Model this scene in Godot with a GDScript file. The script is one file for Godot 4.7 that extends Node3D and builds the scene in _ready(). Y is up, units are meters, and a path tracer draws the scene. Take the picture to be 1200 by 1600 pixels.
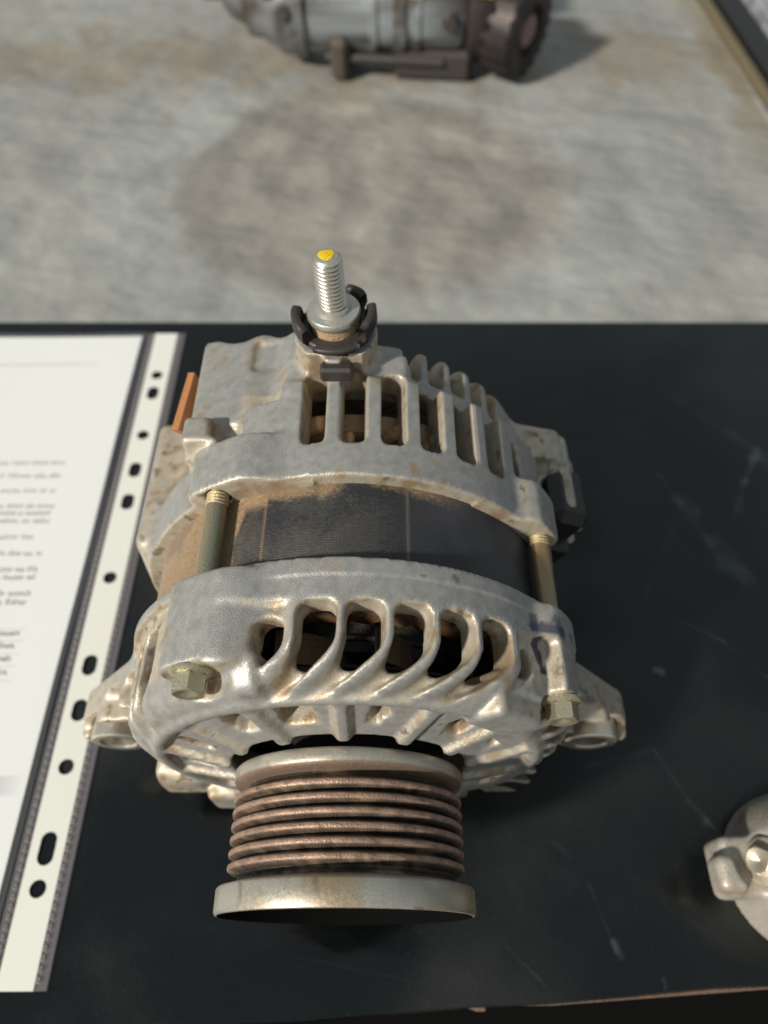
extends Node3D
# A car alternator lying on a black table top, beside a printed sheet in a punched sleeve.
# Lengths of the alternator are in millimetres in its own frame: x to the right, y up from the shaft, f along the shaft away from the pulley.

const AX := Vector3(-0.0098, 0.0, -0.085)     # where the alternator's base stands
const SHAFT_H := 70.0                          # shaft height above the table, mm
const CELL := 0.8                              # cell of the castings' surface, mm

var noise := FastNoiseLite.new()
var noise_fine := FastNoiseLite.new()
var rng := RandomNumberGenerator.new()
var tex := {}
var NONE: Callable                             # no colour or wobble function
var sun_dir := Vector3(-0.66, 0.57, 0.50)

# ------------------------------------------------------------------ helpers

func lin(r: float, g: float, b: float) -> Color:
	return Color(r, g, b).linear_to_srgb()

func tag(o: Node, label: String, category: String, group := "") -> void:
	o.set_meta("label", label)
	o.set_meta("category", category)
	if group != "":
		o.set_meta("group", group)

func thing(called: String, label: String, category: String, at: Vector3, turn := 0.0) -> Node3D:
	var o := Node3D.new()
	o.name = called
	add_child(o, true)
	o.position = at
	o.rotation.y = turn
	tag(o, label, category)
	return o

func put(called: String, mesh: Mesh, m: Material, parent: Node, xf := Transform3D()) -> MeshInstance3D:
	var o := MeshInstance3D.new()
	o.name = called
	o.mesh = mesh
	o.material_override = m
	o.transform = xf
	parent.add_child(o, true)
	return o

func noise_tex(key: String, freq: float, octaves: int, normal: bool, strength := 4.0, kind := FastNoiseLite.TYPE_SIMPLEX_SMOOTH, size := 512) -> Texture2D:
	if not tex.has(key):
		var n := FastNoiseLite.new()
		n.seed = 11 + tex.size()
		n.noise_type = kind
		n.frequency = freq
		n.fractal_octaves = octaves
		var t := NoiseTexture2D.new()
		t.width = size
		t.height = size
		t.seamless = true
		t.noise = n
		t.as_normal_map = normal
		t.bump_strength = strength
		tex[key] = t
	return tex[key]

func rough_tex(key: String, freq: float, octaves: int, lo: float, hi: float) -> Texture2D:
	if not tex.has(key):
		var n := FastNoiseLite.new()
		n.seed = 31 + tex.size()
		n.noise_type = FastNoiseLite.TYPE_SIMPLEX_SMOOTH
		n.frequency = freq
		n.fractal_octaves = octaves
		var g := Gradient.new()
		g.set_color(0, Color(lo, lo, lo))
		g.set_color(1, Color(hi, hi, hi))
		var t := NoiseTexture2D.new()
		t.width = 512
		t.height = 512
		t.seamless = true
		t.noise = n
		t.color_ramp = g
		tex[key] = t
	return tex[key]

# a material whose base colour is c (linear), with fine relief of its own
func mat(c: Color, rough: float, metal := 0.0, relief := 0.0, per_m := 40.0, key := "grain") -> StandardMaterial3D:
	var m := StandardMaterial3D.new()
	m.albedo_color = c
	m.roughness = rough
	m.metallic = metal
	m.uv1_triplanar = true
	m.uv1_scale = Vector3.ONE * per_m
	if relief > 0.0:
		m.normal_enabled = true
		m.normal_scale = relief
		m.normal_texture = noise_tex(key, 0.03, 5, true, 8.0)
	return m

func vmat(rough: float, metal: float, relief := 0.0, per_m := 40.0, rkey := "") -> StandardMaterial3D:
	var m := mat(Color.WHITE, rough, metal, relief, per_m)
	m.vertex_color_use_as_albedo = true
	m.albedo_texture = speck_tex()
	if rkey != "":
		m.roughness = 1.0
		m.roughness_texture = rough_tex(rkey, 0.02, 4, rough - 0.15, rough + 0.2)
	return m

# dark paint with pale pinholes and scratches
func grit_tex() -> Texture2D:
	if not tex.has("grit"):
		var n := FastNoiseLite.new()
		n.seed = 78
		n.noise_type = FastNoiseLite.TYPE_SIMPLEX_SMOOTH
		n.frequency = 0.05
		n.fractal_octaves = 4
		n.fractal_gain = 0.8
		var g := Gradient.new()
		g.offsets = PackedFloat32Array([0.0, 0.5, 0.66, 0.8, 1.0])
		g.colors = PackedColorArray([Color(0.42, 0.41, 0.41), Color(0.52, 0.52, 0.52), Color(0.66, 0.66, 0.65), Color(1, 0.98, 0.94), Color(1, 1, 1)])
		var t := NoiseTexture2D.new()
		t.width = 1024
		t.height = 1024
		t.seamless = true
		t.noise = n
		t.color_ramp = g
		tex["grit"] = t
	return tex["grit"]

# fine mottling that multiplies a surface's own colour
func speck_tex() -> Texture2D:
	if not tex.has("speck"):
		var n := FastNoiseLite.new()
		n.seed = 77
		n.noise_type = FastNoiseLite.TYPE_SIMPLEX_SMOOTH
		n.frequency = 0.045
		n.fractal_octaves = 5
		n.fractal_gain = 0.75
		var g := Gradient.new()
		g.offsets = PackedFloat32Array([0.0, 0.35, 0.6, 1.0])
		g.colors = PackedColorArray([Color(0.46, 0.41, 0.35), Color(0.82, 0.80, 0.77), Color(0.93, 0.93, 0.92), Color(1, 1, 1)])
		var t := NoiseTexture2D.new()
		t.width = 1024
		t.height = 1024
		t.seamless = true
		t.noise = n
		t.color_ramp = g
		tex["speck"] = t
	return tex["speck"]

# millimetres in the alternator's frame to metres in its node's frame
func lv(x: float, y: float, f: float) -> Vector3:
	return Vector3(x, y + SHAFT_H, 85.0 - f) * 0.001

func smin(a: float, b: float, k: float) -> float:
	var h := maxf(k - absf(a - b), 0.0) / k
	return minf(a, b) - h * h * k * 0.25

func smax(a: float, b: float, k: float) -> float:
	var h := maxf(k - absf(a - b), 0.0) / k
	return maxf(a, b) + h * h * k * 0.25

func bx(x: float, y: float, z: float, hx: float, hy: float, hz: float, r: float) -> float:
	var a := absf(x) - hx + r
	var b := absf(y) - hy + r
	var c := absf(z) - hz + r
	var ap := maxf(a, 0.0)
	var bp := maxf(b, 0.0)
	var cp := maxf(c, 0.0)
	return minf(maxf(a, maxf(b, c)), 0.0) + sqrt(ap * ap + bp * bp + cp * cp) - r

func corner(a: float, b: float, r: float) -> float:
	var ap := maxf(a + r, 0.0)
	var bp := maxf(b + r, 0.0)
	return minf(maxf(a + r, b + r), 0.0) + sqrt(ap * ap + bp * bp) - r

func capsule2(x: float, y: float, ax: float, ay: float, bx_: float, by: float, ra: float, rb: float) -> float:
	var dx := bx_ - ax
	var dy := by - ay
	var t := clampf(((x - ax) * dx + (y - ay) * dy) / (dx * dx + dy * dy), 0.0, 1.0)
	var px := x - ax - dx * t
	var py := y - ay - dy * t
	return sqrt(px * px + py * py) - lerpf(ra, rb, t)

# ------------------------------------------------------------------ lathes and small solids

# profile of (radius, height) points turned round y; sharp corners stay sharp. In the units of xf.
func lathe(profile: PackedVector2Array, seg: int, xf: Transform3D, colour: Callable, wobble: Callable = NONE) -> ArrayMesh:
	var st := SurfaceTool.new()
	st.begin(Mesh.PRIMITIVE_TRIANGLES)
	var n := profile.size() - 1
	var nor := []
	for i in n:
		var d := (profile[i + 1] - profile[i]).normalized()
		nor.append(Vector2(d.y, -d.x))
	var at := 0
	for i in n:
		var n0: Vector2 = nor[i]
		var n1: Vector2 = nor[i]
		if i > 0 and nor[i - 1].dot(nor[i]) > 0.72:
			n0 = (nor[i - 1] + nor[i]).normalized()
		if i < n - 1 and nor[i + 1].dot(nor[i]) > 0.72:
			n1 = (nor[i + 1] + nor[i]).normalized()
		for j in seg + 1:
			var a := TAU * j / seg
			for e in 2:
				var p: Vector2 = profile[i + e]
				var q: Vector2 = n0 if e == 0 else n1
				var r := p.x
				if wobble.is_valid():
					r += wobble.call(a, p)
				var v := Vector3(r * sin(a), p.y, r * cos(a))
				st.set_normal((xf.basis * Vector3(q.x * sin(a), q.y, q.x * cos(a))).normalized())
				if colour.is_valid():
					st.set_color(colour.call(v, a))
				st.set_uv(Vector2(float(j) / seg, p.y))
				st.add_vertex(xf * v)
		for j in seg:
			var b := at + j * 2
			for k in [b, b + 1, b + 2, b + 2, b + 1, b + 3]:
				st.add_index(k)
		at += (seg + 1) * 2
	return st.commit()

# turned about the alternator's shaft: profile points are (radius mm, f mm)
func turned(profile: Array, seg: int, colour: Callable = NONE, wobble: Callable = NONE) -> ArrayMesh:
	var xf := Transform3D(Basis(Vector3(0.001, 0, 0), Vector3(0, 0, -0.001), Vector3(0, 0.001, 0)), lv(0, 0, 0))
	var p := PackedVector2Array()
	for q in profile:
		p.append(q)
	return lathe(p, seg, xf, colour, wobble)

# a frame whose y axis runs along dir, in mm scale
func along(at: Vector3, dir: Vector3, scale := 0.001) -> Transform3D:
	var y := dir.normalized()
	var x := y.cross(Vector3(0, 0, 1) if absf(y.z) < 0.9 else Vector3(1, 0, 0)).normalized()
	return Transform3D(Basis(x * scale, y * scale, x.cross(y) * scale), at)

# a rod with a real screw thread from y0 to y1 (mm along its own axis) and a chamfered end
func threaded(r: float, y0: float, y1: float, pitch: float, depth: float, xf: Transform3D) -> ArrayMesh:
	var st := SurfaceTool.new()
	st.begin(Mesh.PRIMITIVE_TRIANGLES)
	st.set_smooth_group(0)
	var seg := 40
	var rows := int((y1 - y0) / pitch * 8.0)
	for i in rows + 1:
		var y := lerpf(y0, y1, float(i) / rows)
		for j in seg + 1:
			var a := TAU * j / seg
			var w := absf(fposmod(y / pitch + float(j) / seg, 1.0) * 2.0 - 1.0)
			var q := r - depth * clampf(w * 1.4 - 0.2, 0.0, 1.0)
			q = minf(q, r - 0.9 + (y1 - y) * 1.1)
			st.add_vertex(xf * Vector3(q * sin(a), y, q * cos(a)))
	for i in rows:
		for j in seg:
			var b := i * (seg + 1) + j
			for k in [b, b + seg + 1, b + 1, b + 1, b + seg + 1, b + seg + 2]:
				st.add_index(k)
	st.generate_normals()
	return st.commit()

# hexagonal head with a chamfered top and a round washer flange, y up from the seat (mm)
func hex_head(af: float, h: float, flange_r: float, flange_h: float, xf: Transform3D, dimple := 0.0) -> ArrayMesh:
	var st := SurfaceTool.new()
	st.begin(Mesh.PRIMITIVE_TRIANGLES)
	st.set_smooth_group(-1)
	var r := af / sqrt(3.0)
	for i in 6:
		var ring := []
		for k in 5:
			ring.append(TAU * (i + k / 4.0) / 6.0)
		for k in 4:
			var a0: float = ring[k]
			var a1: float = ring[k + 1]
			var e0 := r * cos(PI / 6.0) / cos(fposmod(a0, TAU / 6.0) - PI / 6.0) if k > 0 else r
			var e1 := r * cos(PI / 6.0) / cos(fposmod(a1, TAU / 6.0) - PI / 6.0) if k < 3 else r
			var c0 := minf(e0, af * 0.5)
			var c1 := minf(e1, af * 0.5)
			var top0 := h - (e0 - c0) * 0.7
			var top1 := h - (e1 - c1) * 0.7
			var b0 := Vector3(e0 * sin(a0), flange_h, e0 * cos(a0))
			var b1 := Vector3(e1 * sin(a1), flange_h, e1 * cos(a1))
			var t0 := Vector3(e0 * sin(a0), top0, e0 * cos(a0))
			var t1 := Vector3(e1 * sin(a1), top1, e1 * cos(a1))
			var u0 := Vector3(c0 * 0.95 * sin(a0), h, c0 * 0.95 * cos(a0))
			var u1 := Vector3(c1 * 0.95 * sin(a1), h, c1 * 0.95 * cos(a1))
			var m0 := Vector3(c0 * 0.6 * sin(a0), h - dimple * 0.2, c0 * 0.6 * cos(a0))
			var m1 := Vector3(c1 * 0.6 * sin(a1), h - dimple * 0.2, c1 * 0.6 * cos(a1))
			var mid := Vector3(0, h - dimple, 0)
			for t in [[b0, t0, b1], [b1, t0, t1], [t0, u0, t1], [t1, u0, u1], [u0, m0, u1], [u1, m0, m1], [m0, mid, m1]]:
				for v in t:
					st.add_vertex(xf * v)
	if flange_r > 0.0:
		for i in 28:
			var a0 := TAU * i / 28.0
			var a1 := TAU * (i + 1) / 28.0
			var p := [Vector2(flange_r, 0), Vector2(flange_r, flange_h * 0.45), Vector2(flange_r - 0.5, flange_h * 0.7), Vector2(af * 0.5, flange_h)]
			for k in 3:
				var A := Vector3(p[k].x * sin(a0), p[k].y, p[k].x * cos(a0))
				var B := Vector3(p[k].x * sin(a1), p[k].y, p[k].x * cos(a1))
				var C := Vector3(p[k + 1].x * sin(a0), p[k + 1].y, p[k + 1].x * cos(a0))
				var D := Vector3(p[k + 1].x * sin(a1), p[k + 1].y, p[k + 1].x * cos(a1))
				for v in [A, C, B, B, C, D]:
					st.add_vertex(xf * v)
	st.generate_normals()
	return st.commit()

# a box with chamfered edges, size in metres
func chamfered(size: Vector3, c: float, xf := Transform3D()) -> ArrayMesh:
	var st := SurfaceTool.new()
	st.begin(Mesh.PRIMITIVE_TRIANGLES)
	st.set_smooth_group(-1)
	var h := size * 0.5
	var pts := PackedVector3Array()
	for sx in [-1, 1]:
		for sy in [-1, 1]:
			for sz in [-1, 1]:
				pts.append(Vector3(sx * (h.x - c), sy * (h.y - c), sz * h.z))
				pts.append(Vector3(sx * (h.x - c), sy * h.y, sz * (h.z - c)))
				pts.append(Vector3(sx * h.x, sy * (h.y - c), sz * (h.z - c)))
	var idx := func(sx: int, sy: int, sz: int, k: int) -> Vector3:
		return pts[((sx * 2 + sy) * 2 + sz) * 3 + k]
	var quad := func(a: Vector3, b: Vector3, d: Vector3, e: Vector3) -> void:
		var nrm := (b - a).cross(d - a)
		var list := [a, b, d, a, d, e] if nrm.dot(a + b + d + e) < 0.0 else [a, d, b, a, e, d]
		for v in list:
			st.add_vertex(xf * v)
	for s in 2:
		quad.call(idx.call(0, 0, s, 0), idx.call(1, 0, s, 0), idx.call(1, 1, s, 0), idx.call(0, 1, s, 0))
		quad.call(idx.call(0, s, 0, 1), idx.call(1, s, 0, 1), idx.call(1, s, 1, 1), idx.call(0, s, 1, 1))
		quad.call(idx.call(s, 0, 0, 2), idx.call(s, 1, 0, 2), idx.call(s, 1, 1, 2), idx.call(s, 0, 1, 2))
		for t in 2:
			quad.call(idx.call(0, s, t, 0), idx.call(1, s, t, 0), idx.call(1, s, t, 1), idx.call(0, s, t, 1))
			quad.call(idx.call(s, 0, t, 0), idx.call(s, 1, t, 0), idx.call(s, 1, t, 2), idx.call(s, 0, t, 2))
			quad.call(idx.call(s, t, 0, 1), idx.call(s, t, 1, 1), idx.call(s, t, 1, 2), idx.call(s, t, 0, 2))
			for u in 2:
				var a: Vector3 = idx.call(s, t, u, 0)
				var b: Vector3 = idx.call(s, t, u, 1)
				var d: Vector3 = idx.call(s, t, u, 2)
				var nrm := (b - a).cross(d - a)
				for v in ([a, b, d] if nrm.dot(a + b + d) < 0.0 else [a, d, b]):
					st.add_vertex(xf * v)
	st.generate_normals()
	return st.commit()

# a plate: outline (x, y) in metres, extruded from z0 to z1 with a small chamfer on the z1 side
func plate(outline: PackedVector2Array, z0: float, z1: float, xf := Transform3D()) -> ArrayMesh:
	var st := SurfaceTool.new()
	st.begin(Mesh.PRIMITIVE_TRIANGLES)
	st.set_smooth_group(-1)
	var o := outline
	if Geometry2D.is_polygon_clockwise(o):
		o.reverse()
	var tri := Geometry2D.triangulate_polygon(o)
	for i in range(0, tri.size(), 3):
		for k in [0, 2, 1]:
			var p := o[tri[i + k]]
			st.add_vertex(xf * Vector3(p.x, p.y, z1))
		for k in 3:
			var p := o[tri[i + k]]
			st.add_vertex(xf * Vector3(p.x, p.y, z0))
	for i in o.size():
		var a := o[i]
		var b := o[(i + 1) % o.size()]
		for v in [Vector3(a.x, a.y, z0), Vector3(a.x, a.y, z1), Vector3(b.x, b.y, z0), Vector3(b.x, b.y, z0), Vector3(a.x, a.y, z1), Vector3(b.x, b.y, z1)]:
			st.add_vertex(xf * v)
	st.generate_normals()
	return st.commit()

# ------------------------------------------------------------------ castings: a distance field meshed as surface nets

var job := {}

func slab_values(k: int) -> void:
	var j: Dictionary = job
	var n: Vector3i = j.n
	var B := 4
	var h: float = j.h
	var lo: Vector3 = j.lo
	var sdf: Callable = j.sdf
	var bxn: int = (n.x - 2) / B + 1
	var byn: int = (n.y - 2) / B + 1
	var layers: int = mini(B + 1, n.z - k * B)
	var vals := PackedFloat32Array()
	vals.resize(n.x * n.y * layers)
	vals.fill(1e6)
	var kept := PackedInt32Array()
	var reach: float = B * h * 0.87 + 0.9
	for by in byn:
		for bq in bxn:
			var c := lo + Vector3(bq * B + 2, by * B + 2, k * B + 2) * h
			if absf(sdf.call(c.x, c.y, c.z)) > (reach * 1.5 if c.z < j.steep else reach):
				continue
			kept.append(by * bxn + bq)
			for kk in layers:
				for jj in mini(B + 1, n.y - by * B):
					var row := (kk * n.y + by * B + jj) * n.x + bq * B
					var y := lo.y + (by * B + jj) * h
					var z := lo.z + (k * B + kk) * h
					for ii in mini(B + 1, n.x - bq * B):
						if vals[row + ii] > 9e5:
							vals[row + ii] = sdf.call(lo.x + (bq * B + ii) * h, y, z)
	j.mutex.lock()
	j.vals[k] = vals
	j.kept[k] = kept
	j.mutex.unlock()

func casting(sdf: Callable, colour: Callable, lo: Vector3, hi: Vector3, h: float, place: Callable, steep := -1e6) -> ArrayMesh:
	var n := Vector3i(((hi - lo) / h).ceil()) + Vector3i.ONE
	var slabs: int = (n.z - 2) / 4 + 1
	job = {"steep": steep, "n": n, "h": h, "lo": lo, "sdf": sdf, "vals": {}, "kept": {}, "mutex": Mutex.new()}
	var id := WorkerThreadPool.add_group_task(slab_values, slabs, -1, true)
	WorkerThreadPool.wait_for_group_task_completion(id)
	var bxn: int = (n.x - 2) / 4 + 1
	var verts := PackedVector3Array()
	var norms := PackedVector3Array()
	var cols := PackedColorArray()
	var index := PackedInt32Array()
	var cell_of := PackedInt32Array()
	cell_of.resize(n.x * n.y * n.z)
	cell_of.fill(-1)
	var cells := PackedInt32Array()
	var v := PackedFloat32Array()
	v.resize(8)
	var area := n.x * n.y
	for k in slabs:
		var vals: PackedFloat32Array = job.vals[k]
		for blk in job.kept[k]:
			var i0: int = (blk % bxn) * 4
			var j0: int = (blk / bxn) * 4
			for kk in mini(4, n.z - 1 - k * 4):
				for jj in range(j0, mini(j0 + 4, n.y - 1)):
					for ii in range(i0, mini(i0 + 4, n.x - 1)):
						var b := (kk * n.y + jj) * n.x + ii
						v[0] = vals[b]; v[1] = vals[b + 1]; v[2] = vals[b + n.x]; v[3] = vals[b + n.x + 1]
						b += area
						v[4] = vals[b]; v[5] = vals[b + 1]; v[6] = vals[b + n.x]; v[7] = vals[b + n.x + 1]
						var m := 0
						for q in 8:
							if v[q] < 0.0:
								m += 1
						if m == 0 or m == 8:
							continue
						var s := Vector3.ZERO
						var cnt := 0
						for q in 8:
							for ax in 3:
								var w := q | (1 << ax)
								if w == q or (v[q] < 0.0) == (v[w] < 0.0):
									continue
								var t := v[q] / (v[q] - v[w])
								var p := Vector3(q & 1, (q >> 1) & 1, (q >> 2) & 1)
								p[ax] = t
								s += p
								cnt += 1
						s /= cnt
						var g := Vector3(v[1] + v[3] + v[5] + v[7] - v[0] - v[2] - v[4] - v[6], v[2] + v[3] + v[6] + v[7] - v[0] - v[1] - v[4] - v[5], v[4] + v[5] + v[6] + v[7] - v[0] - v[1] - v[2] - v[3]).normalized()
						var P := lo + (Vector3(ii, jj, k * 4 + kk) + s) * h
						cell_of[((k * 4 + kk) * n.y + jj) * n.x + ii] = verts.size()
						cells.append(((k * 4 + kk) * n.y + jj) * n.x + ii)
						verts.append(place.call(P.x, P.y, P.z))
						norms.append((place.call(P.x + g.x, P.y + g.y, P.z + g.z) - verts[verts.size() - 1]).normalized())
						cols.append(colour.call(P.x, P.y, P.z, g))
	# quads round every crossed edge that starts at a cell's low corner
	var step := [1, n.x, area]
	for c in cells:
		var k := c / area
		var slab := mini(k / 4, slabs - 1)
		var vals: PackedFloat32Array = job.vals[slab]
		var b: int = c - slab * 4 * area
		var a0 := vals[b]
		for ax in 3:
			var a1 := vals[b + step[ax]]
			if (a0 < 0.0) == (a1 < 0.0):
				continue
			var u: int = step[(ax + 1) % 3]
			var w: int = step[(ax + 2) % 3]
			if c - u - w < 0:
				continue
			var q0 := cell_of[c]
			var q1 := cell_of[c - u]
			var q2 := cell_of[c - u - w]
			var q3 := cell_of[c - w]
			if q1 < 0 or q2 < 0 or q3 < 0:
				continue
			# the place() of the castings mirrors f, so these run clockwise from outside
			if a0 < 0.0:
				for q in [q0, q1, q2, q0, q2, q3]:
					index.append(q)
			else:
				for q in [q0, q2, q1, q0, q3, q2]:
					index.append(q)
	if steep > -1e5:
		var bound: float = place.call(0.0, 0.0, steep - 2.0).z
		for pass_ in 1:
			var sum_v := verts.duplicate()
			var sum_n := norms.duplicate()
			var cnt := PackedFloat32Array()
			cnt.resize(verts.size())
			cnt.fill(1.0)
			for q in range(0, index.size(), 3):
				for e in 3:
					var a := index[q + e]
					var b := index[q + (e + 1) % 3]
					if verts[a].z > bound:
						sum_v[a] += verts[b]
						sum_n[a] += norms[b]
						cnt[a] += 1.0
			for a in verts.size():
				if cnt[a] > 1.5:
					verts[a] = verts[a].lerp(sum_v[a] / cnt[a], 0.6)
					norms[a] = norms[a].lerp((sum_n[a] / cnt[a]).normalized(), 0.6).normalized()
	var arr := []
	arr.resize(Mesh.ARRAY_MAX)
	arr[Mesh.ARRAY_VERTEX] = verts
	arr[Mesh.ARRAY_NORMAL] = norms
	arr[Mesh.ARRAY_COLOR] = cols
	arr[Mesh.ARRAY_INDEX] = index
	var mesh := ArrayMesh.new()
	mesh.add_surface_from_arrays(Mesh.PRIMITIVE_TRIANGLES, arr)
	job = {}
	return mesh

# a slot between two ribs: half width w at the outside, drafted inwards
func slot_t(r: float, dphi: float, w: float, outer: float) -> float:
	return absf(r * sin(dphi)) - w + (outer - r) * 0.06

const DEG := PI / 180.0

# a flat-topped boss: angle, sideways shift, half width, height of its top, where it begins and ends
func boss(x: float, y: float, f: float, deg: float, off: float, hw: float, top: float, f0: float, f1: float) -> float:
	var sa := sin(deg * DEG)
	var ca := cos(deg * DEG)
	var w := x * sa + y * ca
	if w < 30.0:
		return 1e3
	return bx(x * ca - y * sa - off, w - top + 12.0, f - (f0 + f1) * 0.5, hw, 12.0, (f1 - f0) * 0.5, 2.4)

# the drum swells out over an upper bolt and ends in a flat flank: angle of the bolt, place of the flank
func shoulder(x: float, y: float, r: float, phi: float, f: float, deg: float, side: float, f0: float, f1: float) -> float:
	if (phi - deg) * signf(side) < -24.0 or absf(phi - deg) > 40.0 or r < 45.0:
		return 1e3
	var rise := -2.0 + 6.3 * smoothstep(-22.0 if side < 0.0 else -14.0, -6.0 if side < 0.0 else -4.5, (phi - deg) * signf(side))
	var u := x * cos(deg * DEG) - y * sin(deg * DEG)
	var e := smax(r - 63.5 - rise, (u - side) * signf(side), 4.0)
	return smax(smax(e, absf(f - (f0 + f1) * 0.5) - (f1 - f0) * 0.5, 1.6), 50.0 - r, 1.0)

func sd_front(x: float, y: float, f: float) -> float:
	var r := sqrt(x * x + y * y)
	var phi := atan2(x, y) / DEG
	var d := corner(r - 63.5, 51.0 - f, 11.5)
	if f > 76.6:
		d -= 0.3
	d = smax(d, f - 81.0, 0.6)
	# the boss of each through bolt
	var bl := minf(minf(shoulder(x, y, r, phi, f, -31.0, -9.8, 56.0, 79.6), shoulder(x, y, r, phi, f, 58.5, 8.4, 55.5, 80.0)), minf(boss(x, y, f, 146.0, 0.0, 9.0, 67.0, 56.0, 80.6), boss(x, y, f, -121.0, 0.0, 9.0, 67.0, 56.0, 80.6)))
	if phi < -38.0 and phi > -110.0:
		d = smax(d, minf(r - 61.6, 78.0 - f), 1.0)
	var shell := d
	d = smin(d, bl, 1.5)
	# mounting lugs, low on both sides, and the foot below
	var lug := 1e3
	if f > 55.0 and f < 92.0:
		lug = capsule2(absf(x), y, 44.0, 0.0, 78.5, -33.0, 20.0, 12.5)
		lug = smax(lug, absf(f - 73.0) - 7.5, 2.0)
		var foot := capsule2(x, y, 0.0, -40.0, 0.0, -58.0, 16.0, 11.8)
		lug = minf(lug, smax(foot, absf(f - 68.0) - 9.0, 2.0))
	d = smin(d, lug, 5.0)
	# two stubby lower feet that stick out below the ring
	var ft := bx(x + 56.0, y + 38.0, f - 60.0, 8.0, 9.0, 9.0, 2.5)
	ft = minf(ft, bx(x + 40.0, y + 49.0, f - 56.0, 9.0, 9.0, 8.0, 2.5))
	ft = minf(ft, bx(x - 50.0, y + 34.0, f - 58.0, 8.0, 12.0, 7.0, 2.5))
	d = smin(d, ft, 4.0)
	# hollow inside
	var cav := corner(r - 56.5, 56.0 - f, 5.0)
	d = smax(d, -cav, 1.5)
	# conical front face with raised webs, a few windows and an open well behind the pulley
	if f < 66.0:
		var dp := fposmod(phi + 13.0, 26.0) - 13.0
		var t := absf(r * sin(dp * DEG))
		d = smax(d, -maxf(r - 50.0, f - 56.0), 1.0)
		var cone_f := 52.0 - (50.0 - r) * 0.21 - 1.9 * smoothstep(2.8, 1.2, t)
		d = smin(d, maxf(maxf(r - 51.0, cone_f - f), f - 57.0), 0.8)
		var k := int(roundf((phi - dp) / 26.0 + 7.5)) % 3
		var wd := 1.3 if k == 0 else (5.2 if k == 1 else 3.0)
		var dw := fposmod(phi, 26.0) - 13.0
		d = smax(d, -smax(absf(r - 43.0) - (4.6 if k > 0 else 2.5), absf(r * sin(dw * DEG)) - wd, 2.0), 1.2)
		d = smax(d, -maxf(r - 32.5, f - 64.0), 1.2)
		# the ring round the face and the bearing hub
		var rr := r - 52.0
		var rf := f - 52.0
		d = smin(d, sqrt(rr * rr + rf * rf) - 2.2, 1.2)
	# lowered patches beside the bosses
	if r > 50.0:
		if f < 75.0 and y > 20.0:
			if phi < -5.0:
				var low := lerpf(62.2, 68.5, smoothstep(-13.5, -27.0, phi))
				var pl := smax(smax(low - r, absf(f - 63.0) - 7.2, 1.5), (phi + 10.5) * 1.1, 1.5)
				d = smax(d, -pl, 1.5)
			else:
				var pr := bx(r * sin((phi - 47.5) * DEG), r - 68.2, f - 62.5, 6.0, 6.0, 7.6, 1.5)
				d = smax(d, -pr, 1.0)
		# cooling slots
		var i := roundf((phi + 4.84) / 10.05)
		var pc := -4.84 + 10.05 * i
		# the ribs sweep round as they come over the shoulder
		var sweep := -8.8 * pow(clampf((63.5 - f) / 11.0, 0.0, 1.2), 2.3)
		i = roundf((phi - sweep + 4.84) / 10.05)
		pc = -4.84 + 10.05 * i
		var gap := (pc > -49.0 and pc < -17.0) or (pc > 49.0 and pc < 62.0) or (pc > 138.0 and pc < 155.0) or (pc > -131.0 and pc < -111.0) or absf(pc) > 166.0
		if not gap:
			var hw := 4.3
			var top := 70.0
			var drop := 0.0
			if i == -1.0:
				hw = 3.3
				top = 66.5
			elif i == 5.0:
				hw = 2.3
				top = 66.0
			if i <= -5.0 and i >= -9.0:
				top = 74.0
			var tq := slot_t(r, (phi - sweep - pc) * DEG, hw - 1.7 * smoothstep(61.0, 55.0, f), 63.5) / (1.0 + 0.85 * smoothstep(60.0, 55.5, f))
			var s := corner(tq, f - top, 2.6)
			var fin := -((r - 57.6) * 9.8 + (f - 53.2) * 7.0) / 12.0
			var through := smax(s, fin, 2.5)
			var groove := smax(smax(s, -shell - 3.4, 1.0), 54.2 - r, 1.5)
			if i <= -5.0 and i >= -9.0:
				groove = smax(s, 54.8 - r, 1.5)
			if i == 5.0 or i == -1.0:
				groove = smax(through, 57.0 - f, 1.0)
			d = smax(d, -smin(through, groove, 1.2), lerpf(0.8, 1.8, smoothstep(61.0, 58.0, f)))
	# solid lumps beside the two upper bolts
	if f < 66.0 and y > 0.0:
		var a3 := 44.5 * DEG
		var u3 := x * cos(a3) - y * sin(a3)
		var w3 := x * sin(a3) + y * cos(a3)
		var lump := bx(u3 - 0.5, w3 - 54.0, f - 54.5, 8.5, 6.2, 5.5, 2.0)
		var a4 := 60.0 * DEG
		var u4 := x * cos(a4) - y * sin(a4)
		var w4 := x * sin(a4) + y * cos(a4)
		lump = minf(lump, bx(u4, w4 - 47.0, f - 56.0, 7.0, 4.5, 5.5, 1.8))
		lump = minf(lump, bx(u4 - 3.0, w4 - 37.5, f - 55.0, 6.0, 3.2, 4.5, 1.5))
		var a5 := -20.5 * DEG
		var u5 := x * cos(a5) - y * sin(a5)
		var w5 := x * sin(a5) + y * cos(a5)
		lump = minf(lump, bx(u5, w5 - 55.0 + (f - 54.0) * -0.5, f - 55.5, 3.6, 6.5, 4.5, 2.0))
		d = smin(d, lump, 1.0)
	# seats of the bolt heads and the bores of bolts and lugs
	if f < 66.0:
		var u := x + 33.49
		var w := y - 53.60
		d = smax(d, -maxf(sqrt(u * u + w * w) - 6.9, f - 57.0), 0.8)
		u = x - 53.71
		w = y - 33.30
		d = smax(d, -maxf(sqrt(u * u + w * w) - 6.9, f - 57.0), 0.8)
	var lx := absf(x) - 78.5
	var ly := y + 33.0
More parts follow.
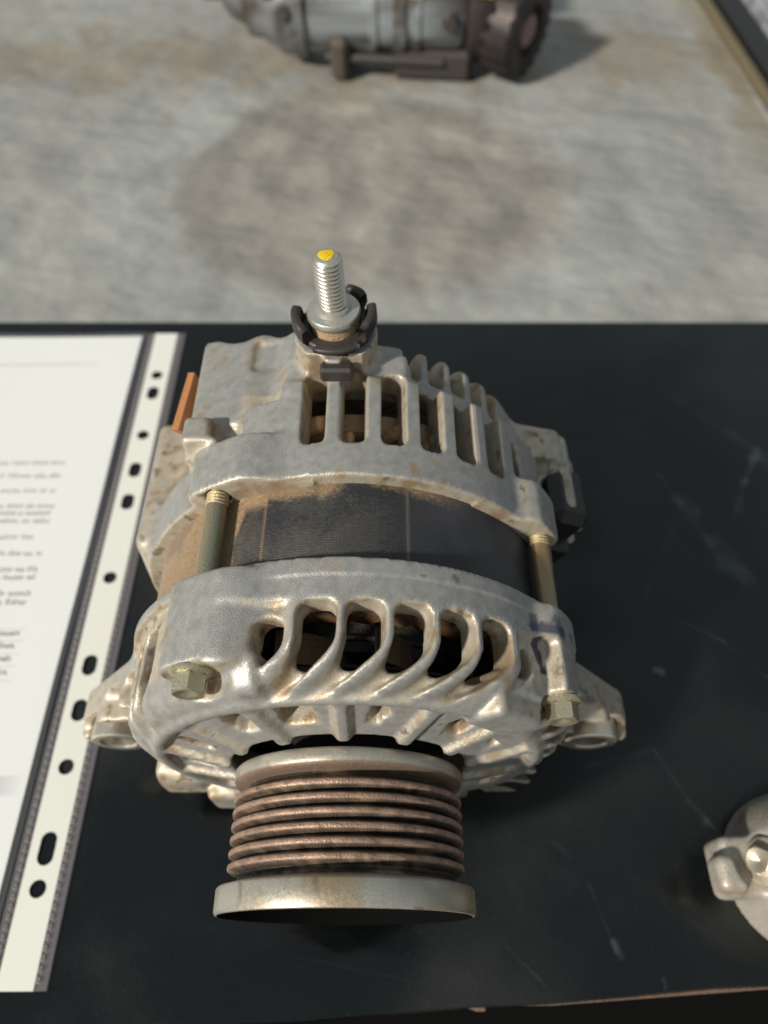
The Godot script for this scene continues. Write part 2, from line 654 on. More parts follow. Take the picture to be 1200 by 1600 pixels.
	d = smax(d, -(sqrt(lx * lx + ly * ly) - 9.0), 1.5)
	return d

func sd_rear(x: float, y: float, f: float) -> float:
	var r := sqrt(x * x + y * y)
	var phi := atan2(x, y) / DEG
	var d := corner(r - 63.5, f - 138.5, 1.5)
	d = smin(d, corner(r - 57.5, f - 160.0, 6.0), 2.0)
	# the outer drum ends in steps on the plain left sector
	if r > 40.0 and phi < -5.0 and phi > -75.0:
		var cut := 119.5 + 12.8 * smoothstep(-27.7, -26.9, phi) + 4.6 * smoothstep(-17.5, -16.8, phi)
		d = smax(d, smin(r - 57.5, f - cut, 0.4), 0.5)
	d = smax(d, 104.5 - f, 0.5)
	# bolt bosses at the split line
	var bl := minf(minf(shoulder(x, y, r, phi, f, -31.0, -10.2, 104.0, 119.5), shoulder(x, y, r, phi, f, 57.5, 8.6, 104.0, 118.5)), minf(boss(x, y, f, 146.0, 0.0, 9.0, 67.0, 104.5, 118.5), boss(x, y, f, -121.0, 0.0, 9.0, 67.0, 104.5, 118.5)))
	d = smin(d, bl, 1.5)
	# the regulator housing on the left shoulder: a slab with a scalloped back edge
	var a2 := -12.5 * DEG
	var u2 := x * cos(a2) - y * sin(a2)
	var w2 := x * sin(a2) + y * cos(a2)
	if w2 > 0.0 and x < 12.0 and f > 112.0:
		var slab := bx(u2 + 16.5, w2 - 35.0, f - 141.5, 17.5, 24.8, 23.0, 2.0)
		var e1 := Vector2(u2 + 22.0, f - 171.0).length() - 9.0
		var e2 := Vector2(u2 + 7.0, f - 170.0).length() - 7.5
		slab = smax(slab, -minf(e1, e2), 2.0)
		# a valley, a small dimple and a slanted facet cast into its top
		var val := Vector2(u2 + 10.5, w2 - 66.0).length() - 8.0
		slab = smax(slab, -val, 1.2)
		slab = smax(slab, -bx(u2 + 13.0, w2 - 60.5, f - 155.0, 4.0, 3.0, 6.0, 2.0), 2.0)
		d = smin(d, slab, 1.5)
		# short block just behind the left bolt
		d = smin(d, bx(x + 40.0, y - 50.0, f - 124.0, 5.0, 8.0, 4.5, 1.5), 1.5)
		d = smax(d, -bx(x + 34.0, y - 58.0, f - 125.0, 3.5, 6.0, 3.5, 2.0), 1.5)
	# left flank plate and right connector arm
	if x < -30.0:
		d = smin(d, bx(x + 59.0, y - 0.0, f - 131.0, 6.5, 24.0, 24.0, 3.0), 6.0)
	if x > 20.0:
		var arm := bx(x - 56.0, y - 15.0 + (x - 56.0) * 0.25, f - 145.0, 13.0, 10.0, 9.0, 2.5)
		var fl := bx((x - 71.0) * 0.93 + (y - 8.0) * 0.36, (y - 8.0) * 0.93 - (x - 71.0) * 0.36, f - 138.0, 4.0, 12.5, 15.0, 2.5)
		d = smin(d, minf(arm, fl), 3.0)
	# terminal post and the pad in front of it
	var px := x + 3.5
	var pz := f - 149.0
	d = smin(d, maxf(sqrt(px * px + pz * pz) - 11.5, absf(y - 58.0) - 11.5), 4.0)
	d = smin(d, bx(x + 0.5, y - 54.0, f - 141.0, 18.0, 7.0, 9.0, 3.0), 3.0)
	# foot below
	var foot := capsule2(x, y, 0.0, -40.0, 0.0, -58.0, 16.0, 11.8)
	d = smin(d, smax(foot, absf(f - 120.0) - 9.0, 2.0), 4.0)
	# hollow inside
	var cav := maxf(r - 54.5, f - 140.6)
	cav = minf(cav, maxf(r - 50.0, f - 153.0))
	d = smax(d, -cav, 1.5)
	if r > 40.0:
		# first row of slots
		var i := roundf((phi - 1.6) / 9.75)
		var pc := 1.6 + 9.75 * i
		if (pc > -9.0 and pc < 45.0) or (pc > 65.0 and pc < 135.0) or (pc < -75.0 and pc > -112.0):
			var tq := slot_t(r, (phi - pc) * DEG, 3.3, 63.5)
			d = smax(d, -corner(tq, absf(f - 127.6) - 12.6, 2.2), 0.5)
		elif pc > 45.0 and pc < 56.0:
			var tq := slot_t(r, (phi - 50.0) * DEG, 1.6, 63.5)
			d = smax(d, -corner(tq, absf(f - 126.0) - 6.0, 1.2), 0.9)
		# second row, open at the back
		var i2 := roundf((phi - 18.5) / 7.9)
		var pc2 := 18.5 + 7.9 * i2
		if pc2 > 14.0 and pc2 < 58.0 or pc2 > 74.0 and pc2 < 150.0:
			var tq := slot_t(r, (phi - pc2) * DEG, 2.7, 57.5)
			d = smax(d, -smax(corner(tq, 145.0 - f, 1.5), 44.0 - r, 1.0), 0.9)
		# solid step cut away behind the plain sector
	# threads' bores
	var ub := x - 63.2 * sin(-32.0 * DEG)
	var wb := y - 63.2 * cos(-32.0 * DEG)
	d = smax(d, -maxf(sqrt(ub * ub + wb * wb) - 3.3, f - 107.5), 0.4)
	return d

func dust(x: float, y: float, f: float) -> float:
	return noise.get_noise_3d(x, y, f)

var ink_marks := []

# outside: how far a point belongs to the handled outer faces, 0 to 1
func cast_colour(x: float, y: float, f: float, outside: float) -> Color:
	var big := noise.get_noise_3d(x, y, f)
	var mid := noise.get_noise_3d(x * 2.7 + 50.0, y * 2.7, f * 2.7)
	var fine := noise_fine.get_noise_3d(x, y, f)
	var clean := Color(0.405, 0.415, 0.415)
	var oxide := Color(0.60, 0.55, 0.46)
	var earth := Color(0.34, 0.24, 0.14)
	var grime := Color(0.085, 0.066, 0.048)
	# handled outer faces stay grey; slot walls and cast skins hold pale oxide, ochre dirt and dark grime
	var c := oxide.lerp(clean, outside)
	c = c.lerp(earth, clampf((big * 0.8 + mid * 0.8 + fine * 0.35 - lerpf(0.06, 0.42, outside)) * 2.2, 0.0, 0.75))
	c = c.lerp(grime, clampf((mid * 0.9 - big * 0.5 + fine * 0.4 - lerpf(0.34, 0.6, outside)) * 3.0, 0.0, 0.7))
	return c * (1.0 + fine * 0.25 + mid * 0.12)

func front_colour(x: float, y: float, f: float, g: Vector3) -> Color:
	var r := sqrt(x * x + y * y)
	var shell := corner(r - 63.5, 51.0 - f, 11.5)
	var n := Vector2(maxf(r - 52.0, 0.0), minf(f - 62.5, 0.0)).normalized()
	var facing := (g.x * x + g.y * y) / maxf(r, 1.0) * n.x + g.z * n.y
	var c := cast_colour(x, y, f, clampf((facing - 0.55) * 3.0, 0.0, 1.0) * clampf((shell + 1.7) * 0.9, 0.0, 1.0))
	if x < 20.0 or r < 57.0 or g.x < 0.0:
		return c
	var p := Vector2(atan2(x, y) * 66.0, f)
	for m in ink_marks:
		var a := Vector2((m[0] + 2.0) * DEG * 66.0, m[1])
		var b := Vector2((m[2] + 2.0) * DEG * 66.0, m[3])
		var t := clampf((p - a).dot(b - a) / (b - a).length_squared(), 0.0, 1.0)
		var w := (p - a - (b - a) * t).length() + noise_fine.get_noise_3d(x * 2.0, y * 2.0, f * 2.0) * 0.5
		c = c.lerp(Color(0.045, 0.04, 0.11), clampf((m[4] - w) * 1.6, 0.0, m[5]))
	return c

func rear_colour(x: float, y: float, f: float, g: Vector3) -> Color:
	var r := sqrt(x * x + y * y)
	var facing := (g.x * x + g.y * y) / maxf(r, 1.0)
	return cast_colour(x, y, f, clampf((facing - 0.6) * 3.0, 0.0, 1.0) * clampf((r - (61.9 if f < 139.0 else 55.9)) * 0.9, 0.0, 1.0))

# ------------------------------------------------------------------ the scene

func _ready() -> void:
	rng.seed = 7
	noise.seed = 3
	noise.frequency = 0.055
	noise.fractal_octaves = 4
	noise_fine.seed = 9
	noise_fine.frequency = 0.33
	noise_fine.fractal_octaves = 3

	# camera
	var cam := Camera3D.new()
	cam.name = "camera"
	add_child(cam)
	var att := CameraAttributesPhysical.new()
	att.frustum_focal_length = 12.0 / tan(deg_to_rad(35.8))
	att.frustum_focus_distance = 0.172
	att.frustum_near = 0.01
	att.frustum_far = 200.0
	att.exposure_aperture = 6.2
	cam.attributes = att
	cam.fov = 71.6
	cam.near = 0.01
	cam.far = 200.0
	cam.position = Vector3(0, 0.277, 0)
	cam.rotation_degrees = Vector3(-57, 0, 0)
	cam.current = true

	# sky, sun, exposure
	var sky_m := ProceduralSkyMaterial.new()
	sky_m.sky_top_color = Color(0.73, 0.77, 0.79)
	sky_m.sky_horizon_color = Color(0.80, 0.82, 0.82)
	sky_m.sky_curve = 0.2
	sky_m.ground_bottom_color = Color(0.22, 0.21, 0.2)
	sky_m.ground_horizon_color = Color(0.45, 0.45, 0.43)
	sky_m.sun_angle_max = 25.0
	var sky := Sky.new()
	sky.sky_material = sky_m
	var env := Environment.new()
	env.background_mode = Environment.BG_SKY
	env.sky = sky
	env.background_energy_multiplier = 0.54
	env.tonemap_mode = Environment.TONE_MAPPER_LINEAR
	env.tonemap_exposure = 1.08
	env.sdfgi_enabled = true
	env.ssao_enabled = true
	env.ssil_enabled = true
	var we := WorldEnvironment.new()
	we.name = "world_environment"
	we.environment = env
	add_child(we)
	var sun := DirectionalLight3D.new()
	sun.name = "sun"
	sun.light_color = Color(1.0, 0.965, 0.91)
	sun.light_energy = 1.6
	sun.light_angular_distance = 5.0
	sun.shadow_enabled = true
	add_child(sun)
	sun.look_at_from_position(sun_dir, Vector3.ZERO, Vector3.UP)

	build_setting()
	build_black_table()
	build_grey_bench()
	build_sheet()
	build_alternator()
	build_starter()
	build_pump()

func build_setting() -> void:
	var pm := PlaneMesh.new()
	pm.size = Vector2(120, 120)
	var m := mat(lin(0.16, 0.155, 0.145), 0.9, 0.0, 0.5, 2.0)
	m.albedo_texture = rough_tex("floor_tone", 0.01, 5, 0.75, 1.0)
	var o := put("floor", pm, m, self, Transform3D(Basis(), Vector3(0, -0.8, 0)))
	o.set_meta("kind", "structure")
	tag(o, "plain grey concrete floor far below the tables", "floor")

# ---- black table

func board_textures() -> Array:
	# colour and roughness of the black top: 4 px per mm would be too many; 2.4 px per mm over 640 x 340 mm
	var W := 1536
	var H := 816
	var k := 2.4
	var img := Image.create(W, H, false, Image.FORMAT_RGB8)
	var ro := Image.create(W, H, false, Image.FORMAT_L8)
	var n1 := FastNoiseLite.new()
	n1.seed = 5
	n1.frequency = 0.012
	n1.fractal_octaves = 5
	var big := n1.get_image(W / 4, H / 4)
	big.resize(W, H, Image.INTERPOLATE_CUBIC)
	var n2 := FastNoiseLite.new()
	n2.seed = 6
	n2.frequency = 0.25
	n2.fractal_octaves = 3
	var small := n2.get_image(W, H)
	var bd := big.get_data()
	var sd := small.get_data()
	var cd := PackedByteArray()
	cd.resize(W * H * 3)
	var rd := PackedByteArray()
	rd.resize(W * H)
	for i in W * H:
		var b := bd[i] / 255.0
		var s := sd[i] / 255.0
		var v := 11.0 + (b - 0.5) * 11.0 + (s - 0.5) * 8.0
		if s > 0.83:
			v += (s - 0.83) * 220.0
		cd[i * 3] = int(clampf(v * 0.68, 0, 255))
		cd[i * 3 + 1] = int(clampf(v * 1.07, 0, 255))
		cd[i * 3 + 2] = int(clampf(v * 1.12, 0, 255))
		rd[i] = int(clampf(84.0 + (b - 0.5) * 200.0 + (s - 0.5) * 24.0, 40, 255))
	img = Image.create_from_data(W, H, false, Image.FORMAT_RGB8, cd)
	ro = Image.create_from_data(W, H, false, Image.FORMAT_L8, rd)
	# scuffs and chalky scratches: from, to (mm on the top, x to the right, z away from the front), width, strength
	var scuffs := [[90, 240, 70, 150, 16.0, 0.1], [175, 200, 120, 120, 15.0, 0.09], [140, 215, 100, 180, 12.0, 0.1], [185, 150, 165, 90, 12.0, 0.1], [-100, 20, -40, 10, 9.0, 0.08], [60, 30, 110, 10, 12.0, 0.07], [132, 202, 139, 184, 2.0, 0.5], [139, 184, 158, 140, 6.5, 0.75], [131, 169, 139, 186, 1.6, 0.3], [113, 137, 131, 169, 1.6, 0.25], [114, 132, 141, 116, 0.8, 0.4], [141, 116, 156, 99, 0.7, 0.3], [189, 226, 173, 198, 2.2, 0.5], [173, 198, 159, 172, 2.0, 0.4], [72, 65, 103, 72, 1.0, 0.3], [74, 65, 82, 67, 1.5, 0.3], [103, 72, 112, 53, 1.2, 0.45], [112, 53, 121, 42, 1.0, 0.35], [117, 46, 119, 44, 2.0, 0.5], [71, 26, 77, 6, 0.8, 0.3], [76, 9, 78, 5, 1.6, 0.6], [91, -1, 91, -6, 0.8, 0.5], [109.6, 103.6, 112.6, 102.6, 1.4, 1.3], [150, 250, 190, 210, 5.0, 0.3], [120, 232, 150, 196, 4.0, 0.2], [-60, 12, -20, 30, 0.5, 0.2], [-30, 5, 20, -4, 0.5, 0.2], [40, 8, 52, -3, 0.5, 0.35], [95, 20, 115, 8, 0.5, 0.2], [60, 40, 66, 34, 1.0, 0.3]]
	for q in scuffs:
		var a := Vector2(q[0] + 320.0, 310.0 - q[1]) * k
		var b := Vector2(q[2] + 320.0, 310.0 - q[3]) * k
		var w: float = q[4] * k
		var box := Rect2(a, Vector2.ZERO).expand(b).grow(w * 2.0 + 2.0)
		for yy in range(maxi(0, int(box.position.y)), mini(H, int(box.end.y) + 1)):
			for xx in range(maxi(0, int(box.position.x)), mini(W, int(box.end.x) + 1)):
				var p := Vector2(xx, yy)
				var t := clampf((p - a).dot(b - a) / (b - a).length_squared(), 0.0, 1.0)
				var wob := n1.get_noise_2d(xx * 2.0, yy * 2.0)
				var dist := (p - a - (b - a) * t).length() + wob * w * 1.2
				var s: float = clampf(1.0 - dist / w, 0.0, 1.0) * q[5] * 1.05 * (0.6 + 0.35 * n1.get_noise_2d(xx * 3.0, yy * 3.0))
				if s > 0.01:
					var c := img.get_pixel(xx, yy)
					img.set_pixel(xx, yy, c.lerp(Color(0.33, 0.375, 0.41), clampf(s, 0.0, 0.9)))
	return [ImageTexture.create_from_image(img), ImageTexture.create_from_image(ro)]

func build_black_table() -> void:
	var t := thing("black_table", "black topped table under the alternator, worn plywood front edge", "table", Vector3(0, 0, -0.15))
	var tx := board_textures()
	var m := StandardMaterial3D.new()
	m.albedo_texture = tx[0]
	m.roughness_texture = tx[1]
	m.metallic_specular = 0.5
	m.normal_enabled = true
	m.normal_texture = noise_tex("leather", 0.02, 3, true, 6.0, FastNoiseLite.TYPE_CELLULAR)
	m.normal_scale = 0.12
	m.uv1_scale = Vector3(1, 1, 1)
	# top sheet: its front edge runs a little askew
	var n := 24
	var st := SurfaceTool.new()
	st.begin(Mesh.PRIMITIVE_TRIANGLES)
	var corners := [Vector2(-0.32, 0.0168), Vector2(0.32, 0.0168 - 0.0392), Vector2(0.32, -0.307), Vector2(-0.32, -0.307)]
	var front := func(x: float) -> float: return 0.0143 - 0.0613 * x * 1.0
	for i in n:
		var x0 := lerpf(-0.32, 0.32, float(i) / n)
		var x1 := lerpf(-0.32, 0.32, float(i + 1) / n)
		var w := func(x: float) -> float: return front.call(x) * 1.0 + 0.0004 * sin(x * 160.0) - 0.0034
		var a := Vector3(x0, 0, w.call(x0))
		var b := Vector3(x1, 0, w.call(x1))
		var c := Vector3(x1, 0, -0.307)
		var d := Vector3(x0, 0, -0.307)
		for v in [a, d, c, a, c, b]:
			st.set_normal(Vector3.UP)
			st.set_uv(Vector2((v.x + 0.32) / 0.64, (0.31 + v.z) / 0.34))
			st.set_tangent(Plane(1, 0, 0, 1))
			st.add_vertex(v + Vector3(0, 0, 0.15))
		# rolled lip of the covering and its back edge
		for v in [a, b, b + Vector3(0, -0.0016, 0.0006), a, b + Vector3(0, -0.0016, 0.0006), a + Vector3(0, -0.0016, 0.0006)]:
			st.set_normal(Vector3(0, 0.3, 0.95))
			st.set_uv(Vector2((v.x + 0.32) / 0.64, (0.31 + v.z) / 0.34))
			st.set_tangent(Plane(1, 0, 0, 1))
			st.add_vertex(v + Vector3(0, 0, 0.15))
		for v in [d, d + Vector3(0, -0.0016, 0), c, c, d + Vector3(0, -0.0016, 0), c + Vector3(0, -0.0016, 0)]:
			st.set_normal(Vector3(0, 0, -1))
			st.set_uv(Vector2((v.x + 0.32) / 0.64, (0.31 + v.z) / 0.34))
			st.set_tangent(Plane(1, 0, 0, 1))
			st.add_vertex(v + Vector3(0, 0, 0.15))
	put("black_covering", st.commit(), m, t)
	# the plywood board under it, its edge showing along the right half
	var wood := mat(lin(0.23, 0.15, 0.11), 0.8, 0.0, 0.8, 60.0)
	wood.albedo_texture = rough_tex("ply", 0.05, 4, 0.55, 1.0)
	var o := PackedVector2Array()
	for i in 25:
		var x := lerpf(-0.32, 0.32, i / 24.0)
		var bare := smoothstep(0.015, 0.05, x)
		o.append(Vector2(x, front.call(x) - 0.0042 + 0.0020 * bare))
	o.append(Vector2(0.32, -0.3065))
	o.append(Vector2(-0.32, -0.3065))
	put("plywood_board", plate(o, -0.018, -0.0016, Transform3D(Basis(Vector3(1, 0, 0), Vector3(0, 0, 1), Vector3(0, 1, 0)), Vector3(0, 0, 0.15))), wood, t)
	var dark := mat(lin(0.005, 0.005, 0.005), 0.95, 0.0, 0.3, 20.0)
	dark.metallic_specular = 0.15
	# legs and a black cloth panel that hangs behind the front edge
	for s in [-1, 1]:
		for e in [0, 1]:
			put("leg", chamfered(Vector3(0.04, 0.78, 0.04), 0.003), dark, t, Transform3D(Basis(), Vector3(s * 0.28, -0.4095, 0.12 - e * 0.24)))
	put("batten", chamfered(Vector3(0.004, 0.05, 0.03), 0.0006), wood, t, Transform3D(Basis(), Vector3(0.033, -0.044, 0.146)))
	put("lower_shelf", chamfered(Vector3(1.3, 0.016, 0.9), 0.002), dark, t, Transform3D(Basis(), Vector3(0, -0.42, 0.13)))
	put("front_rail", chamfered(Vector3(0.5, 0.06, 0.012), 0.002), dark, t, Transform3D(Basis(), Vector3(0, -0.0495, 0.115)))

# ---- grey bench behind

func build_grey_bench() -> void:
	var t := thing("grey_bench", "stained grey bench top behind the black table, carrying the starter motor", "bench", Vector3(-0.4, -0.003, -0.72))
	var W := 1024
	var H := 768
	var img := Image.create(W, H, false, Image.FORMAT_RGB8)
	var n1 := FastNoiseLite.new()
	n1.seed = 21
	n1.frequency = 0.006
	n1.fractal_octaves = 6
	n1.fractal_gain = 0.58
	var n2 := FastNoiseLite.new()
	n2.seed = 22
	n2.frequency = 0.03
	n2.fractal_octaves = 4
	var i1 := n1.get_image(W, H / 2)
	i1.resize(W, H, Image.INTERPOLATE_CUBIC)
	var i2 := n2.get_image(W, H / 2)
	i2.resize(W, H, Image.INTERPOLATE_CUBIC)
	var d1 := i1.get_data()
	var d2 := i2.get_data()
	var cd := PackedByteArray()
	cd.resize(W * H * 3)
	# the bench measures 1.36 x 0.84 m
	for y in H:
		for x in W:
			var i := y * W + x
			var px := x * 1.36 / W - 0.68 - 0.4
			var pz := -(y * 0.84 / H - 0.42) + 0.72
			var a := d1[i] / 255.0 - 0.5
			var b := d2[i] / 255.0 - 0.5
			var e := Vector2((px + 0.004) / 0.122, (pz - 0.44) / (0.105 if pz < 0.44 else 0.125)).length() + a * 0.35 + b * 0.12
			var patch := smoothstep(1.08, 0.88, e)
			var rim := clampf(1.0 - absf(e - 1.0) * 8.0, 0.0, 1.0) * smoothstep(0.02, -0.06, px)
			var halo := clampf(1.0 - absf(e - 1.35) * 2.2, 0.0, 1.0)
			var g := 0.56 + a * 0.08 + b * 0.08
			var c := Color(g * 0.965, g * 0.975, g * 0.95)
			c = c.lerp(Color(g * 1.01, g * 1.035, g * 1.03), clampf(halo * 0.5, 0.0, 1.0))
			c = c.lerp(Color(0.535, 0.525, 0.50) * (0.98 + a * 0.2 + b * 0.28), patch)
			c = c.lerp(Color(0.37, 0.35, 0.31), rim * 0.3)
			c = c.lerp(Color(0.44, 0.40, 0.30), clampf((px - 0.25) * 22.0 + b, 0.0, 0.45))
			c = c.lerp(Color(0.42, 0.36, 0.28), clampf(0.5 - absf(pz - 0.62) * 7.0 + b, 0.0, 0.4) * (1.0 - patch))
			cd[i * 3] = int(clampf(c.r * 255.0, 0, 255))
			cd[i * 3 + 1] = int(clampf(c.g * 255.0, 0, 255))
			cd[i * 3 + 2] = int(clampf(c.b * 255.0, 0, 255))
	img = Image.create_from_data(W, H, false, Image.FORMAT_RGB8, cd)
	var m := StandardMaterial3D.new()
	m.albedo_texture = ImageTexture.create_from_image(img)
	m.roughness = 0.62
	m.roughness_texture = rough_tex("bench_rough", 0.02, 4, 0.6, 1.0)
	m.normal_enabled = true
	m.normal_texture = noise_tex("grain", 0.03, 5, true, 8.0)
	m.normal_scale = 0.25
	var st := SurfaceTool.new()
	st.begin(Mesh.PRIMITIVE_TRIANGLES)
	var A := Vector3(-0.68, 0, 0.4115)
	var B := Vector3(0.694, 0, 0.4115)
	var C := Vector3(0.66, 0, -0.42)
	var D := Vector3(-0.68, 0, -0.42)
	var low := Vector3(0, -0.03, 0)
	var face := func(p: Array, nrm: Vector3) -> void:
		for v in [p[0], p[1], p[2], p[0], p[2], p[3]]:
			st.set_normal(nrm)
			st.set_tangent(Plane(1, 0, 0, 1))
			st.set_uv(Vector2((v.x + 0.68) / 1.36, (v.z + 0.42) / 0.84))
			st.add_vertex(v)
	face.call([A, D, C, B], Vector3.UP)
	face.call([A, B, B + low, A + low], Vector3.BACK)
	face.call([B, C, C + low, B + low], Vector3.RIGHT)
	face.call([C, D, D + low, C + low], Vector3.FORWARD)
	face.call([D, A, A + low, D + low], Vector3.LEFT)
	face.call([A + low, B + low, C + low, D + low], Vector3.DOWN)
	put("bench_top", st.commit(), m, t)
	var ochre := mat(lin(0.11, 0.09, 0.05), 0.6, 0.0, 0.5, 30.0)
	var black := mat(lin(0.008, 0.008, 0.009), 0.5, 0.0, 0.3, 30.0)
	var dirx := (C - B).normalized()
	var basis := Basis(Vector3(-dirx.z, 0, dirx.x), Vector3.UP, -dirx)
	put("edge_strip", chamfered(Vector3(0.008, 0.034, 0.82), 0.0015), ochre, t, Transform3D(basis, (B + C) * 0.5 + Vector3(0.0055, -0.013, 0)))
	put("black_edge_band", chamfered(Vector3(0.021, 0.04, 0.82), 0.002), black, t, Transform3D(basis, (B + C) * 0.5 + Vector3(0.0225, -0.013, 0)))
	for s in [-0.6, 0.6]:
		for e in [-0.36, 0.36]:
			put("leg", chamfered(Vector3(0.05, 0.76, 0.05), 0.004), black, t, Transform3D(Basis(), Vector3(s, -0.412, e)))
	# the neighbouring bench, across the black band
	var o := thing("pale_bench", "pale bluish bench top past the black band at top right", "bench", Vector3(0.84, -0.003, -0.72))
	var pm := mat(lin(0.34, 0.36, 0.40), 0.6, 0.0, 0.12, 14.0)
	pm.albedo_texture = rough_tex("pale", 0.006, 5, 0.6, 1.0)
	put("bench_top", chamfered(Vector3(1.0, 0.03, 0.9), 0.002), pm, o, Transform3D(basis, Vector3(-0.008, -0.015, 0)))
	for s in [-0.42, 0.42]:
		for e in [-0.36, 0.36]:
			put("leg", chamfered(Vector3(0.05, 0.76, 0.05), 0.004), black, o, Transform3D(Basis(), Vector3(s, -0.412, e)))

# ---- printed sheet in its sleeve

func stadium(cx: float, cz: float, rx: float, rz: float) -> PackedVector2Array:
	var p := PackedVector2Array()
	for i in 24:
		var a := TAU * i / 24.0
		p.append(Vector2(cx + rx * cos(a), cz + signf(sin(a)) * maxf(rz - rx, 0.0) + rx * sin(a)))
	return p

func page_texture() -> ImageTexture:
	var W := 840
	var H := 1188
	var img := Image.create(W, H, false, Image.FORMAT_RGB8)
	img.fill(Color(0.875, 0.885, 0.875))
	# lines of small print: distance of the line's end from the right edge, height from the top (mm), darkness
	var lines := [[21, 88.2, 0.5], [21.4, 95.8, 0.5], [21.7, 104.4, 0.5], [20.2, 113, 0.55], [20.7, 116.9, 0.6], [20.5, 121.1, 0.55], [25.6, 129.7, 0.55], [19.6, 138, 0.6], [19.5, 146.1, 0.65], [19.3, 150.2, 0.7], [19.1, 157.9, 0.65], [20.2, 162.2, 0.75], [19, 176.3, 0.8], [19.3, 181.9, 0.85], [19.3, 187.5, 0.85], [19.4, 193.4, 0.85]]
	for q in lines:
		var table: bool = q[1] > 170.0
		var x: float = W - q[0] * 4.0
		var left := x - (44.0 if table else 150.0) * 4.0
		var y: int = int(q[1] * 4.0)
		while x > left:
			var letters := rng.randi_range(6, 8) if table else rng.randi_range(2, 9)
			for l in letters:
				var w := rng.randi_range(4, 6)
				x -= w
				var c := Color(0.1, 0.1, 0.12)
				var base := Color(0.875, 0.885, 0.875).lerp(c, q[2])
				img.fill_rect(Rect2i(int(x), y - 7, 2, 7), base)
				match rng.randi_range(0, 3):
					0: img.fill_rect(Rect2i(int(x), y - 7, w - 1, 2), base)
					1: img.fill_rect(Rect2i(int(x), y - 2, w - 1, 2), base)
					2: img.fill_rect(Rect2i(int(x), y - 11, 2, 6), base)
					3: img.fill_rect(Rect2i(int(x) + 1, y - 5, w - 2, 2), base)
			x -= rng.randi_range(4, 6)
			if table:
				break
	for v in [173.4, 178.5, 184.2, 189.7, 195.6]:
		img.fill_rect(Rect2i(W - 17 * 4 - 560, int(v * 4), 560, 1), Color(0.7, 0.7, 0.68))
	# thin heading rule and the grey picture at the bottom
	img.fill_rect(Rect2i(80, 83, W - 160, 2), Color(0.68, 0.62, 0.62))
	img.fill_rect(Rect2i(80, 80, W - 190, 1), Color(0.78, 0.72, 0.72))
	for y in range(928, 958):
		for x in range(500, W - 6):
			var e := clampf(minf(minf(y - 928, 958 - y) / 7.0, (W - 6 - x) / 90.0), 0.0, 1.0)
			img.set_pixel(x, y, img.get_pixel(x, y).lerp(Color(0.55, 0.57, 0.60), e * 0.8))
	return ImageTexture.create_from_image(img)

